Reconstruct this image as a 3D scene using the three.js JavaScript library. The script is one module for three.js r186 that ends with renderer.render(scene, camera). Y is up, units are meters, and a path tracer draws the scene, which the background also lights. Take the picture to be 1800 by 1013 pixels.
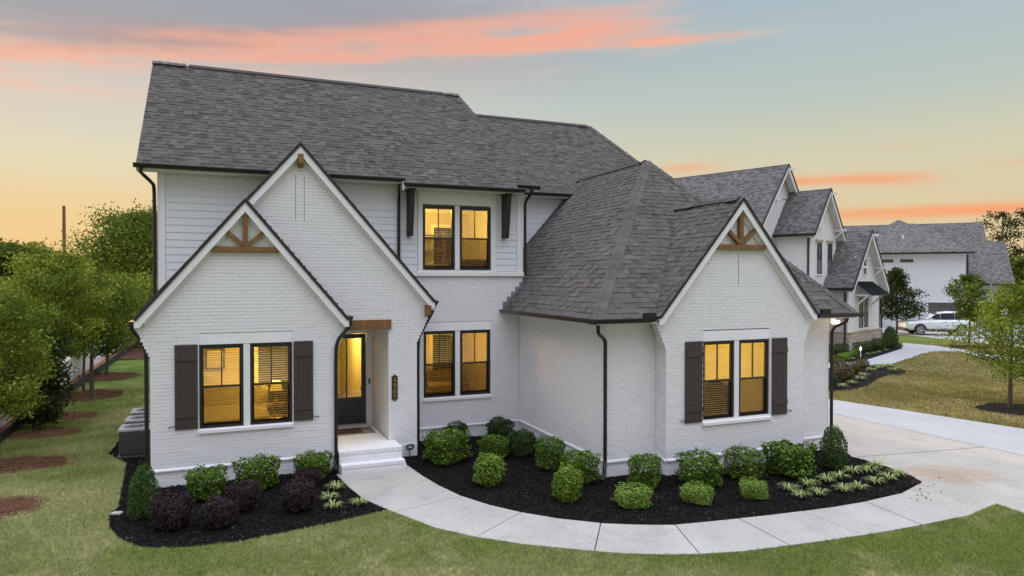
import * as THREE from 'three';
import { mergeGeometries } from 'three/addons/utils/BufferGeometryUtils.js';
import { RoundedBoxGeometry } from 'three/addons/geometries/RoundedBoxGeometry.js';
import { FontLoader } from 'three/addons/loaders/FontLoader.js';
import { TextGeometry } from 'three/addons/geometries/TextGeometry.js';

// ------------------------------------------------------------------ camera, sky, sun, exposure
const scene = new THREE.Scene();
const CAM = new THREE.Vector3(1.54, 4.48, 16.34), YAW = 22.6 * Math.PI / 180, PITCH = Math.atan(14.5 / 1200);
const camera = new THREE.PerspectiveCamera(2 * Math.atan(506.5 / 1200) * 180 / Math.PI, 1024 / 576, 0.1, 2000);
camera.position.copy(CAM);
const FWD = new THREE.Vector3(Math.sin(YAW) * Math.cos(PITCH), -Math.sin(PITCH), -Math.cos(YAW) * Math.cos(PITCH));
camera.lookAt(CAM.clone().add(FWD));
const renderer = new THREE.WebGLRenderer({ antialias: true });
renderer.setSize(1024, 576);
renderer.toneMapping = THREE.LinearToneMapping;
renderer.toneMappingExposure = 1.0;
renderer.shadowMap.enabled = true;

function mulberry(a) { return () => { a |= 0; a = a + 0x6D2B79F5 | 0; let t = Math.imul(a ^ a >>> 15, 1 | a); t = t + Math.imul(t ^ t >>> 7, 61 | t) ^ t; return ((t ^ t >>> 14) >>> 0) / 4294967296; }; }
const hash3 = (x, y, z) => { let h = Math.imul(x, 374761393) ^ Math.imul(y, 668265263) ^ Math.imul(z, 2147483647 ^ 0x5bd1e995); h = Math.imul(h ^ h >>> 13, 1274126177); return ((h ^ h >>> 16) >>> 0) / 4294967296; };
function noise3(x, y, z) {
  const X = Math.floor(x), Y = Math.floor(y), Z = Math.floor(z), s = (t) => t * t * (3 - 2 * t), u = s(x - X), v = s(y - Y), w = s(z - Z), l = (a, b, t) => a + (b - a) * t;
  return l(l(l(hash3(X, Y, Z), hash3(X + 1, Y, Z), u), l(hash3(X, Y + 1, Z), hash3(X + 1, Y + 1, Z), u), v), l(l(hash3(X, Y, Z + 1), hash3(X + 1, Y, Z + 1), u), l(hash3(X, Y + 1, Z + 1), hash3(X + 1, Y + 1, Z + 1), u), v), w);
}
function fbm(x, y, z, n = 4) { let a = 0.5, s = 0, t = 0; for (let i = 0; i < n; i++) { s += a * noise3(x, y, z); t += a; a *= 0.5; x *= 2.03; y *= 2.03; z *= 2.03; } return s / t; }
const smooth = (a, b, x) => { const t = Math.min(1, Math.max(0, (x - a) / (b - a))); return t * t * (3 - 2 * t); };
const lin = (c) => c.map((v) => { v /= 255; return v <= 0.04045 ? v / 12.92 : ((v + 0.055) / 1.055) ** 2.4; });
const mix = (a, b, t) => a.map((v, i) => v + (b[i] - v) * t);

const SUN_AZ = -11 * Math.PI / 180, SUN_EL = 8 * Math.PI / 180;
const sunDir = new THREE.Vector3(Math.sin(SUN_AZ) * Math.cos(SUN_EL), Math.sin(SUN_EL), -Math.cos(SUN_AZ) * Math.cos(SUN_EL));
{ // dusk sky: warm low band, green-grey middle, blue-grey above, salmon cloud streaks; brighter overhead as a thinly veiled sky is
  const W = 1536, H = 768, data = new Float32Array(W * H * 4);
  const ramp = (stops, e) => { for (let i = 1; i < stops.length; i++) if (e <= stops[i][0]) return mix(stops[i - 1][1], stops[i][1], smooth(0, 1, (e - stops[i - 1][0]) / (stops[i][0] - stops[i - 1][0])) * 0.5 + 0.5 * (e - stops[i - 1][0]) / (stops[i][0] - stops[i - 1][0])); return stops[stops.length - 1][1]; };
  const L = (s) => s.map(([e, c]) => [e, lin(c)]);
  const warm = L([[-90, [170, 150, 120]], [-2, [238, 192, 124]], [0, [239, 197, 130]], [4.4, [236, 204, 151]], [9, [221, 215, 186]], [11.4, [208, 210, 196]], [14, [196, 203, 200]], [18, [158, 166, 175]], [23, [154, 169, 184]], [40, [188, 195, 208]], [90, [197, 202, 216]]]);
  const cool = L([[-90, [150, 140, 130]], [-2, [226, 192, 148]], [0, [228, 196, 150]], [4.4, [226, 204, 162]], [9, [214, 208, 178]], [14, [187, 199, 191]], [18, [177, 193, 196]], [23, [170, 186, 198]], [40, [188, 195, 208]], [90, [197, 202, 216]]]);
  const back = L([[-90, [150, 145, 140]], [-2, [200, 188, 190]], [0, [204, 190, 192]], [6, [212, 198, 198]], [14, [200, 197, 202]], [23, [184, 190, 200]], [40, [188, 195, 208]], [90, [197, 202, 216]]]);
  const salmon = lin([254, 176, 146]), pale = lin([240, 196, 174]), mauve = lin([156, 146, 154]), orange = lin([248, 166, 116]);
  for (let j = 0; j < H; j++) for (let i = 0; i < W; i++) {
    const lat = ((j + 0.5) / H - 0.5) * Math.PI, lon = ((i + 0.5) / W - 0.5) * 2 * Math.PI, x = Math.cos(lat) * Math.cos(lon), y = Math.sin(lat), z = Math.cos(lat) * Math.sin(lon);
    const el = lat * 180 / Math.PI; let az = Math.atan2(x, -z) * 180 / Math.PI - 22.6; if (az < -180) az += 360;
    let c = mix(ramp(warm, el), ramp(cool, el), smooth(-25, 25, az)); c = mix(c, ramp(back, el), smooth(60, 150, Math.abs(az)));
    const st = fbm(x * 3.4 + 3, y * 58 - x * 4 + 7, z * 3.4, 5), st2 = fbm(x * 8, y * 170 - x * 12, z * 8 + 9, 4);
    // the long salmon bank across the upper left
    const ec = 19.5 - 0.0026 * (az - 6) * (az - 6), th = 2.5 * smooth(27, -4, az) * smooth(-120, -60, az) + 0.25;
    const q = (el - ec + (st - 0.5) * 4.6 + (st2 - 0.5) * 2.2) / th, body = Math.exp(-q * q * (q < 0 ? 2.6 : 1.1)) * smooth(26, 12, az) * smooth(-150, -70, az);
    const up = smooth(-0.3, 0.8, q + (st2 - 0.5) * 1.2) * smooth(12, -16, az);
    let cc = mix(mix(pale, salmon, smooth(0.25, 0.8, body * (0.5 + st2))), mauve, up * 0.85);
    c = mix(c, cc, Math.min(1, body * (0.66 + 1.3 * (st2 - 0.38))));
    const veil = Math.exp(-(((el - ec + 2.6) / 2.4) ** 2)) * smooth(14, -10, az) * smooth(-150, -70, az); c = mix(c, pale, veil * 0.2);
    const wisp = smooth(0.5, 0.75, st) * smooth(19, 22, el) * smooth(70, 24, el) * smooth(30, -10, az); c = mix(c, mauve, wisp * 0.5);
    // low streaks over the far roofs
    for (const [a0, a1, e0, tt, k] of [[14, 34, 7.6, 0.42, 0.95], [22, 44, 4.75, 0.42, 1], [10, 19, 9.0, 0.35, 0.7], [27, 33, 9.6, 0.16, 0.5], [33, 50, 8.0, 0.2, 0.5], [-37, -32, 6.5, 0.15, 0.3]]) {
      const m = smooth(a0, a0 + 5, az) * smooth(a1, a1 - 6, az), d = (el - e0 + (az - (a0 + a1) / 2) * 0.012 + (st - 0.5) * 1.3 + (st2 - 0.5) * 0.35) / tt; c = mix(c, orange, Math.exp(-d * d) * m * k);
    }
    // thin cirrus elsewhere, as in the visible part
    const ci = smooth(0.55, 0.8, fbm(x * 4 + 11, y * 22, z * 4 + 5, 4)) * smooth(4, 12, el) * smooth(24, 60, Math.abs(az - 0)) * 0.35; c = mix(c, pale, ci);
    // glow where the sun has just gone
    const cosS = x * sunDir.x + y * sunDir.y + z * sunDir.z, g = Math.exp(-(1 - cosS) * 26); c = c.map((v, k) => v + g * [0.06, 0.03, 0.0][k]);
    const over = 1 + 3.5 * smooth(21, 58, el);
    const o = (j * W + i) * 4; for (let k = 0; k < 3; k++) data[o + k] = c[k] * over; data[o + 3] = 1;
  }
  const sky = new THREE.DataTexture(data, W, H, THREE.RGBAFormat, THREE.FloatType); sky.mapping = THREE.EquirectangularReflectionMapping; sky.magFilter = THREE.LinearFilter; sky.minFilter = THREE.LinearFilter; sky.wrapS = THREE.RepeatWrapping; sky.needsUpdate = true;
  scene.background = sky; scene.environment = sky;
}
const sun = new THREE.DirectionalLight(new THREE.Color().setRGB(1, 0.6, 0.27), 3.6);
sun.position.copy(sunDir).multiplyScalar(90); sun.castShadow = true; sun.shadow.radius = 3; sun.shadow.mapSize.set(2048, 2048);
Object.assign(sun.shadow.camera, { left: -70, right: 70, top: 40, bottom: -40, near: 1, far: 260 });
scene.add(sun, sun.target);

// ------------------------------------------------------------------ helpers
const V = (x, y, z) => new THREE.Vector3(x, y, z);
const taken = new Map();
const numbered = (n) => { const k = taken.get(n) ?? 0; taken.set(n, k + 1); return k ? `${n}_${String(k).padStart(3, '0')}` : n; };
function shade(o) { o.castShadow = true; o.receiveShadow = true; return o; }
function mk(name, geo, mat, parent) { const m = shade(new THREE.Mesh(geo, mat)); m.name = name; parent.add(m); return m; }
function grp(name, parent) { const g = new THREE.Group(); g.name = name; parent.add(g); return g; }
function thing(name, label, category, pos = [0, 0, 0], turn = 0, group) {
  const g = new THREE.Group(); g.name = numbered(name); g.position.set(...pos); g.rotation.y = turn; g.userData = { label, category }; if (group) g.userData.group = group; scene.add(g); return g;
}
function structure(name, geo, mat) { const m = shade(new THREE.Mesh(geo, mat)); m.name = numbered(name); m.userData = { kind: 'structure' }; scene.add(m); return m; }
// a point on level ground, surveyed from where it shows in the photograph (1800 px wide)
const camR = V(Math.cos(YAW), 0, Math.sin(YAW)), camU = camR.clone().cross(FWD);
function gp(px, py, y = 0) { const r = FWD.clone().addScaledVector(camR, (px - 900) / 1200).addScaledVector(camU, -(py - 506.5) / 1200); const t = (y - CAM.y) / r.y; return CAM.clone().addScaledVector(r, t); }
function boxUV(g) { // uv in metres by the facing axis
  g = g.index ? g.toNonIndexed() : g; g.computeVertexNormals(); const p = g.attributes.position, n = g.attributes.normal, uv = new Float32Array(p.count * 2);
  for (let i = 0; i < p.count; i += 3) { const a = [0, 0, 0]; for (let k = 0; k < 3; k++) { a[0] += Math.abs(n.getX(i + k)); a[1] += Math.abs(n.getY(i + k)); a[2] += Math.abs(n.getZ(i + k)); }
    const m = a.indexOf(Math.max(...a)); for (let k = 0; k < 3; k++) { const x = p.getX(i + k), y = p.getY(i + k), z = p.getZ(i + k); uv[(i + k) * 2] = m === 0 ? z : x; uv[(i + k) * 2 + 1] = m === 1 ? z : y; } }
  g.setAttribute('uv', new THREE.BufferAttribute(uv, 2)); return g;
}
function bx(x0, x1, y0, y1, z0, z1) { const g = new THREE.BoxGeometry(x1 - x0, y1 - y0, z1 - z0); g.translate((x0 + x1) / 2, (y0 + y1) / 2, (z0 + z1) / 2); return boxUV(g); }
function rb(x0, x1, y0, y1, z0, z1, r = 0.008) { const g = new RoundedBoxGeometry(x1 - x0, y1 - y0, z1 - z0, 1, r); g.translate((x0 + x1) / 2, (y0 + y1) / 2, (z0 + z1) / 2); return boxUV(g); }
function prismXY(pts, z0, z1) { const s = new THREE.Shape(pts.map(([x, y]) => new THREE.Vector2(x, y))); const g = new THREE.ExtrudeGeometry(s, { depth: z1 - z0, bevelEnabled: false }); g.translate(0, 0, z0); return boxUV(g); }
function prismXZ(pts, y0, y1) { const s = new THREE.Shape(pts.map(([x, z]) => new THREE.Vector2(x, -z))); const g = new THREE.ExtrudeGeometry(s, { depth: y1 - y0, bevelEnabled: false }); g.rotateX(-Math.PI / 2); g.translate(0, y0, 0); return boxUV(g); }
function prismZY(pts, x0, x1) { const s = new THREE.Shape(pts.map(([z, y]) => new THREE.Vector2(-z, y))); const g = new THREE.ExtrudeGeometry(s, { depth: x1 - x0, bevelEnabled: false }); g.rotateY(Math.PI / 2); g.translate(x0, 0, 0); return boxUV(g); }
function tube(pts, r, radial = 8, seg) { const c = new THREE.CatmullRomCurve3(pts.map((p) => V(...p)), false, 'catmullrom', 0.12); return new THREE.TubeGeometry(c, seg ?? pts.length * 5, r, radial); }
function bar(a, b, w, h) { // square bar from a to b
  const d = V(...b).sub(V(...a)), g = new THREE.BoxGeometry(w, d.length(), h); const m = new THREE.Matrix4().makeRotationFromQuaternion(new THREE.Quaternion().setFromUnitVectors(V(0, 1, 0), d.clone().normalize())); g.applyMatrix4(m); g.translate((a[0] + b[0]) / 2, (a[1] + b[1]) / 2, (a[2] + b[2]) / 2); return boxUV(g);
}
const merge = (list) => mergeGeometries(list.map((g) => { const q = g.index ? g.toNonIndexed() : g; for (const k of Object.keys(q.attributes)) if (!['position', 'normal', 'uv'].includes(k)) q.deleteAttribute(k); return q; }));

function tex(size, fn, rep = 1, srgb = true) { // fn(u, v, x, y) -> [r, g, b] 0..1, tiling is up to fn
  const d = new Uint8Array(size * size * 4); for (let j = 0; j < size; j++) for (let i = 0; i < size; i++) { const c = fn(i / size, j / size), o = (j * size + i) * 4; for (let k = 0; k < 3; k++) d[o + k] = Math.max(0, Math.min(255, c[k] * 255)); d[o + 3] = 255; }
  const t = new THREE.DataTexture(d, size, size); t.wrapS = t.wrapT = THREE.RepeatWrapping; t.magFilter = THREE.LinearFilter; t.minFilter = THREE.LinearMipmapLinearFilter; t.generateMipmaps = true; if (srgb) t.colorSpace = THREE.SRGBColorSpace; t.repeat.set(rep, rep); t.needsUpdate = true; return t;
}
// tiling noise on a torus
function tn(u, v, f, n = 4, s = 0) { const a = u * 2 * Math.PI, b = v * 2 * Math.PI, k = f / (2 * Math.PI); return fbm(Math.cos(a) * k + s + 50 + Math.sin(b) * k * 0.7, Math.sin(a) * k + 20, Math.cos(b) * k + 31 + s + Math.sin(b) * 0.3 * k, n); }
const C3 = (r, g, b) => new THREE.Color().setRGB(r, g, b);
const std = (o) => new THREE.MeshStandardMaterial(o);
const matte = (o) => new THREE.MeshPhysicalMaterial({ specularIntensity: 0.25, ...o });

// ------------------------------------------------------------------ materials
const tBrick = tex(512, (u, v) => { const n = 0.5 * tn(u, v, 60, 3) + 0.5 * tn(u, v, 8, 4, 9); const k = 0.93 + 0.09 * n; return [k * 0.945, k * 0.94, k * 0.945]; }, 1 / 2.4);
const tRough = tex(512, (u, v) => { const n = 0.6 * tn(u, v, 90, 3) + 0.4 * tn(u, v, 25, 3, 4); return [n, n, n]; }, 1 / 0.8, false);
const tConc = tex(1024, (u, v) => { const a = tn(u, v, 6, 5), b = tn(u, v, 180, 2, 5), c = smooth(0.56, 0.7, tn(u, v, 13, 4, 12)); const k = 0.8 + 0.12 * (a - 0.5) + 0.14 * (b - 0.5) - 0.03 * c; return [k * 1.0, k * 0.985, k * 0.95]; }, 1 / 4);
const tConcNew = tex(512, (u, v) => { const a = tn(u, v, 5, 5, 3), b = tn(u, v, 120, 2, 8); const k = 0.84 + 0.08 * (a - 0.5) + 0.07 * (b - 0.5); return [k, k * 1.0, k * 1.0]; }, 1 / 5);
const tWood = tex(512, (u, v) => { const g = tn(u * 1, v, 5, 3), s = fbm(Math.sin(u * 6.28) * 14 + 40, Math.cos(u * 6.28) * 14 + 40, v * 3 * 0 + Math.sin(v * 6.28) * 0.6, 4); const k = 0.75 + 0.5 * (s - 0.5) + 0.25 * (g - 0.5); return [0.65 * k, 0.46 * k, 0.255 * k]; }, 1 / 0.5);
const tMulch = tex(512, (u, v) => { const n = tn(u, v, 70, 4), m = tn(u, v, 20, 3, 6); const k = 0.05 + 0.1 * smooth(0.4, 0.75, n) + 0.04 * m; return [k * 1.06, k * 0.95, k * 0.9]; }, 1 / 1.3);
const tStraw = tex(512, (u, v) => { const n = tn(u, v, 110, 3), m = tn(u, v, 14, 4, 6); const k = 0.5 + 0.5 * (n - 0.5) + 0.35 * (m - 0.5); return [0.6 * k, 0.42 * k, 0.32 * k]; }, 1 / 1.5);
const tGrass = tex(1024, (u, v) => { const a = tn(u, v, 9, 5), b = tn(u, v, 200, 3, 7), c = smooth(0.5, 0.7, tn(u, v, 26, 4, 3)); const k = 0.62 + 0.5 * (b - 0.5); const g = mix([0.37, 0.46, 0.19], [0.52, 0.53, 0.29], Math.min(1, smooth(0.42, 0.68, a) * 0.7 + c * 0.3)); return g.map((x) => x * k * 1.35); }, 1 / 7);
const tDry = tex(1024, (u, v) => { const a = tn(u, v, 8, 5, 2), b = tn(u, v, 200, 3, 9), c = tn(u, v, 30, 3, 1); const k = 0.66 + 0.45 * (b - 0.5) + 0.2 * (c - 0.5); const g = mix([0.48, 0.47, 0.23], [0.64, 0.58, 0.33], smooth(0.35, 0.7, a)); return g.map((x) => x * k * 1.05); }, 1 / 9);
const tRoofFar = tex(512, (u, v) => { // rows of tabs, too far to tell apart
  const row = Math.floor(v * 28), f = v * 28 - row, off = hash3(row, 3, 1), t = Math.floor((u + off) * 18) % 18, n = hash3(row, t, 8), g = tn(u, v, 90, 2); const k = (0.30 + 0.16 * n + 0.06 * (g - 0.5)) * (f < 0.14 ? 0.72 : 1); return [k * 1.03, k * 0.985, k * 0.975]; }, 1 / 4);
const tClay = tex(256, (u, v) => { const n = tn(u, v, 30, 4), k = 0.7 + 0.5 * (n - 0.5); return [0.78 * k, 0.52 * k, 0.36 * k]; }, 1 / 2);
const tBark = tex(256, (u, v) => { const n = fbm(Math.cos(u * 6.28) * 5 + 9, Math.sin(u * 6.28) * 5 + 9, Math.sin(v * 6.28) * 1.2 + 4, 4); const k = 0.35 + 0.4 * (n - 0.5); return [k * 1.0, k * 0.9, k * 0.78]; }, 1);
const tStone = tex(512, (u, v) => { const n = tn(u, v, 40, 4), m = tn(u, v, 7, 3, 5), k = 0.7 + 0.35 * (n - 0.5) + 0.25 * (m - 0.5); return [k * 1.12, k * 1.06, k * 1.0]; }, 1 / 1.5);

const M = {
  brick: std({ map: tBrick, roughness: 0.78, bumpMap: tRough, bumpScale: 0.003 }),
  mortar: std({ color: C3(0.70, 0.695, 0.71), roughness: 0.9, bumpMap: tRough, bumpScale: 0.004 }),
  white: std({ color: C3(0.80, 0.79, 0.80), roughness: 0.55 }),
  siding: std({ color: C3(0.70, 0.71, 0.74), roughness: 0.6 }),
  black: std({ color: C3(0.018, 0.016, 0.016), roughness: 0.35 }),
  frame: std({ color: C3(0.022, 0.018, 0.017), roughness: 0.4 }),
  gutter: std({ color: C3(0.02, 0.017, 0.016), roughness: 0.32, metalness: 0.2 }),
  shutter: std({ color: C3(0.05, 0.037, 0.032), roughness: 0.6, bumpMap: tWood, bumpScale: 0.002 }),
  bracket: std({ color: C3(0.024, 0.019, 0.018), roughness: 0.6 }),
  wood: std({ map: tWood, roughness: 0.65 }),
  deck: std({ color: C3(0.06, 0.055, 0.055), roughness: 0.95 }),
  shingle: matte({ color: C3(1, 1, 1), roughness: 1, bumpMap: tRough, bumpScale: 0.004 }),
  roofFar: std({ map: tRoofFar, roughness: 0.95 }),
  vent: std({ color: C3(0.05, 0.045, 0.043), roughness: 0.9 }),
  glass: new THREE.MeshPhysicalMaterial({ color: C3(0.97, 0.98, 0.97), roughness: 0.02, transmission: 1, thickness: 0, ior: 1.45 }),
  screen: new THREE.MeshPhysicalMaterial({ color: C3(0.62, 0.61, 0.6), roughness: 0.08, transmission: 1, thickness: 0, ior: 1.2 }),
  blind: std({ color: C3(0.6, 0.57, 0.5), roughness: 0.6 }),
  room: std({ color: C3(0.6, 0.53, 0.42), roughness: 0.9 }),
  ceiling: std({ color: C3(0.8, 0.77, 0.7), roughness: 0.9 }),
  floorWood: std({ color: C3(0.3, 0.17, 0.08), roughness: 0.5 }),
  furniture: std({ color: C3(0.16, 0.1, 0.06), roughness: 0.7 }),
  dark: std({ color: C3(0.03, 0.028, 0.03), roughness: 0.8 }),
  fabric: std({ color: C3(0.6, 0.55, 0.45), roughness: 0.95 }),
  door: std({ color: C3(0.026, 0.032, 0.042), roughness: 0.42 }),
  gold: std({ color: C3(0.62, 0.43, 0.16), roughness: 0.35, metalness: 0.8 }),
  zinc: std({ color: C3(0.28, 0.29, 0.33), roughness: 0.45, metalness: 0.5 }),
  conc: std({ map: tConc, color: C3(0.63, 0.63, 0.625), roughness: 0.85, bumpMap: tRough, bumpScale: 0.002 }),
  concNew: std({ map: tConcNew, color: C3(0.53, 0.54, 0.55), roughness: 0.85 }),
  concDrive: std({ map: tConc, color: C3(0.63, 0.605, 0.58), roughness: 0.85, bumpMap: tRough, bumpScale: 0.002 }),
  mulch: matte({ map: tMulch, roughness: 1, bumpMap: tMulch, bumpScale: 0.05 }),
  chip: matte({ color: C3(1, 1, 1), roughness: 1 }),
  straw: matte({ map: tStraw, roughness: 1, bumpMap: tStraw, bumpScale: 0.03 }),
  grass: matte({ map: tGrass, roughness: 1, bumpMap: tGrass, bumpScale: 0.03 }),
  dry: matte({ map: tDry, roughness: 1, bumpMap: tDry, bumpScale: 0.03 }),
  blade: matte({ color: C3(1, 1, 1), roughness: 0.9, side: THREE.DoubleSide }),
  leaf: matte({ color: C3(1, 1, 1), vertexColors: true, roughness: 0.7, side: THREE.DoubleSide }),
  treeLeaf: new THREE.MeshPhysicalMaterial({ color: C3(1, 1, 1), vertexColors: true, specularIntensity: 0.25, roughness: 1, transmission: 0.28, thickness: 0, ior: 1.05, side: THREE.DoubleSide }),
  farLeaf: new THREE.MeshPhysicalMaterial({ color: C3(1, 1, 1), vertexColors: true, specularIntensity: 0.25, roughness: 1, transmission: 0.6, thickness: 0, ior: 1.05, side: THREE.DoubleSide }),
  bark: matte({ map: tBark, roughness: 0.95, bumpMap: tBark, bumpScale: 0.02 }),
  clay: std({ map: tClay, roughness: 1 }),
  stucco: std({ color: C3(0.72, 0.71, 0.7), roughness: 0.9, bumpMap: tRough, bumpScale: 0.004 }),
  fabricBlack: std({ color: C3(0.012, 0.012, 0.013), roughness: 0.85 }),
  stone: std({ map: tStone, roughness: 0.95 }),
  farGlass: std({ color: C3(0.06, 0.065, 0.07), roughness: 0.08 }),
  farScreen: std({ color: C3(0.13, 0.115, 0.105), roughness: 0.7 }),
  greenFrame: std({ color: C3(0.02, 0.045, 0.04), roughness: 0.5 }),
  steel: std({ color: C3(0.03, 0.042, 0.044), roughness: 0.35, metalness: 0.5 }),
  tan: std({ color: C3(0.42, 0.32, 0.2), roughness: 0.8 }),
  acBody: std({ color: C3(0.05, 0.048, 0.05), roughness: 0.55 }),
  acTop: std({ color: C3(0.36, 0.34, 0.34), roughness: 0.5 }),
};
const lampMat = (r, g, b, e) => std({ color: C3(0.9, 0.85, 0.7), emissive: C3(r, g, b), emissiveIntensity: e, roughness: 0.6 });

// ------------------------------------------------------------------ ground, paths, beds
const groundMesh = structure('lawn', (() => { const g = new THREE.PlaneGeometry(1400, 1400, 1, 1); g.rotateX(-Math.PI / 2); const p = g.attributes.position, uv = g.attributes.uv; for (let i = 0; i < p.count; i++) uv.setXY(i, p.getX(i), p.getZ(i)); return g; })(), M.grass);
const onGround = (list, y = 0) => list.map(([a, b]) => { const p = gp(a, b, y); return [p.x, p.z]; });
const flat = (pts, y0, y1) => prismXZ(THREE.ShapeUtils.isClockWise(pts.map(([x, z]) => new THREE.Vector2(x, -z))) ? pts.slice().reverse() : pts, y0, y1);
const inside = (poly, x, z) => { let c = false; for (let i = 0, j = poly.length - 1; i < poly.length; j = i++) { const [xi, zi] = poly[i], [xj, zj] = poly[j]; if ((zi > z) !== (zj > z) && x < (xj - xi) * (z - zi) / (zj - zi) + xi) c = !c; } return c; };

// front walk: both edges as surveyed, cut into the slabs the photo shows
const PY = 0.055;
const walkIn = [[713, 816], [743, 837], [770, 853], [810, 872], [860, 888], [915, 901], [980, 912], [1055, 920], [1100, 922], [1143, 923], [1186, 923], [1240, 918], [1299, 912], [1350, 906.5], [1411, 899], [1470, 891], [1522, 882], [1583, 868]];
const walkOut = [[591, 834], [615, 858], [641, 878], [692, 900], [765, 928], [836, 944], [920, 957], [1044, 969], [1100, 973], [1165, 975], [1229, 974], [1305, 969.5], [1388, 959], [1450, 951], [1517, 941], [1568, 932.5], [1620, 923], [1700, 907]];
const jointAt = [0, 3, 5, 7, 10, 12, 14, 16, 17];
const wi = onGround(walkIn, PY), wo = onGround(walkOut, PY);
const walkPoly = [...wi, ...wo.slice().reverse()];
{
  const path = new THREE.Group(); path.name = 'path'; path.userData = { kind: 'structure' }; scene.add(path);
  const lerp2 = (a, b, t) => [a[0] + (b[0] - a[0]) * t, a[1] + (b[1] - a[1]) * t];
  for (let k = 0; k + 1 < jointAt.length; k++) {
    const a = jointAt[k], b = jointAt[k + 1], I = wi.slice(a, b + 1), O = wo.slice(a, b + 1);
    const g = k ? 0.02 : 0.002, di = Math.hypot(I[1][0] - I[0][0], I[1][1] - I[0][1]); I[0] = lerp2(I[0], I[1], Math.min(0.3, g / di)); O[0] = lerp2(O[0], O[1], Math.min(0.3, g / Math.hypot(O[1][0] - O[0][0], O[1][1] - O[0][1])));
    mk('slab', flat([...I, ...O.reverse()], -0.06, PY + (k % 3) * 0.002), M.conc, path);
  }
  const steps = null;
}
const tip = onGround([[1622, 851], [1598, 838], [1560, 824], [1520, 812], [1497, 806]]);
const driveA = [[15.25, 14], [15.48, 8.1], [15.58, 7.6], ...[wo[17], wi[17]], ...tip, [16.44, 3.0], [16.5, -14], [20.02, -14], [20.02, 14]];
const driveB = [[20.05, 14], [20.05, -14], [21.6, -14], [22.1, -2.7], [22.75, 0.3], [23.36, 3.5], [23.9, 7], [24.2, 14]];
structure('driveway', flat(driveA.filter((p, i) => i < 1 || true), -0.06, 0.045), M.concDrive);
structure('driveway', flat(driveB, -0.06, 0.049), M.concNew);
for (const [a, b] of [[[16.06, 3.95], [20.0, 4.5]], [[16.5, -1.2], [20.0, -0.7]]]) { // sawn joints: a real narrow dark filler strip
  const dx = b[0] - a[0], dz = b[1] - a[1], l = Math.hypot(dx, dz), nx = -dz / l * 0.008, nz = dx / l * 0.008; structure('joint', flat([[a[0] + nx, a[1] + nz], [b[0] + nx, b[1] + nz], [b[0] - nx, b[1] - nz], [a[0] - nx, a[1] - nz]], 0.03, 0.0485), M.vent);
}
{ // clay washed over the concrete by the bed
  const c = document.createElement('canvas'); c.width = c.height = 256; const x = c.getContext('2d'), id = x.createImageData(256, 256);
  for (let j = 0; j < 256; j++) for (let i = 0; i < 256; i++) { const u = i / 255 - 0.5, v = j / 255 - 0.5, n = fbm(u * 7 + 3, v * 7 + 9, 2, 5), f = fbm(u * 60, v * 60, 5, 2); const d = Math.hypot(u * 2, v * 2) + (n - 0.5) * 0.9; const a = smooth(0.95, 0.05, d) * (0.35 + 0.65 * f) * 0.42; const o = (j * 256 + i) * 4; id.data[o] = 190; id.data[o + 1] = 148; id.data[o + 2] = 104; id.data[o + 3] = 255 * a; }
  x.putImageData(id, 0, 0); const t = new THREE.CanvasTexture(c); t.colorSpace = THREE.SRGBColorSpace;
  const g = new THREE.PlaneGeometry(3.4, 2.2); g.rotateX(-Math.PI / 2); g.rotateY(-0.35); const p = gp(1672, 836); g.translate(p.x, 0.0535, p.z);
  structure('clay_stain', g, std({ map: t, transparent: true, roughness: 0.95 }));
}
const bedLeft = onGround([[207, 895], [192, 908], [190, 933], [209, 953], [238, 965], [267, 969], [324, 968], [411, 959], [498, 942], [584, 924], [650, 909], [685, 899.5]]).concat(wo.slice(0, 3).reverse(), [[3.86, 0.55], [3.86, 0.03], [0.0, 0.03], [-0.03, -5.6], [-1.25, -5.4], [-1.3, -3.6], [-0.75, -2.4], [-0.6, -0.5]]);
const bedMid = wi.slice(0, 18).concat(tip, [[16.42, 3.0], [16.03, 2.9], [16.03, 3.06], [14.78, 3.06], [14.78, 3.48], [10.68, 3.48], [10.68, 3.06], [9.35, 3.06], [9.35, -1.88], [5.95, -1.88], [5.95, -0.43], [5.38, -0.43], [5.38, 0.6]]);
structure('mulch_bed', flat(bedLeft, -0.05, 0.035), M.mulch);
structure('mulch_bed', flat(bedMid, -0.05, 0.04), M.mulch);
// neighbour's ground
const dryLawn = onGround([[1458, 688], [1458, 702], [1620, 727], [1800, 756]]).concat([[24.5, 9], [60, 9], [60, -8]], onGround([[1800, 633], [1722, 627], [1690, 619], [1640, 619.4], [1620, 623.5], [1602, 630.5], [1568, 641], [1458, 652]]));
structure('neighbour_lawn', flat(dryLawn, -0.05, 0.006), M.dry);
const nPath = onGround([[1300, 650], [1458, 639], [1508, 637], [1526, 633], [1556, 623.5], [1585, 614], [1588, 609], [1587, 604], [1640, 608], [1690, 615], [1722, 622], [1820, 634], [1820, 642], [1722, 628], [1690, 619], [1640, 619.4], [1620, 623.5], [1602, 630.5], [1568, 641], [1531, 643], [1458, 653], [1300, 668]]);
structure('neighbour_path', flat(nPath, -0.05, 0.03), M.concNew);
const nBed = onGround([[1300, 649], [1458, 639], [1508, 637], [1526, 633], [1556, 623.5], [1585, 614], [1584, 606], [1560, 592], [1500, 596], [1300, 620]]);
structure('mulch_bed', flat(nBed, -0.05, 0.034), M.mulch);
const isle = onGround([[1400, 655], [1458, 652], [1490, 648], [1525, 644.5], [1558, 643], [1580, 648], [1593, 654], [1592, 659], [1580, 661], [1560, 662], [1543, 668], [1525, 680], [1500, 687], [1458, 690], [1400, 692]]);
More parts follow.
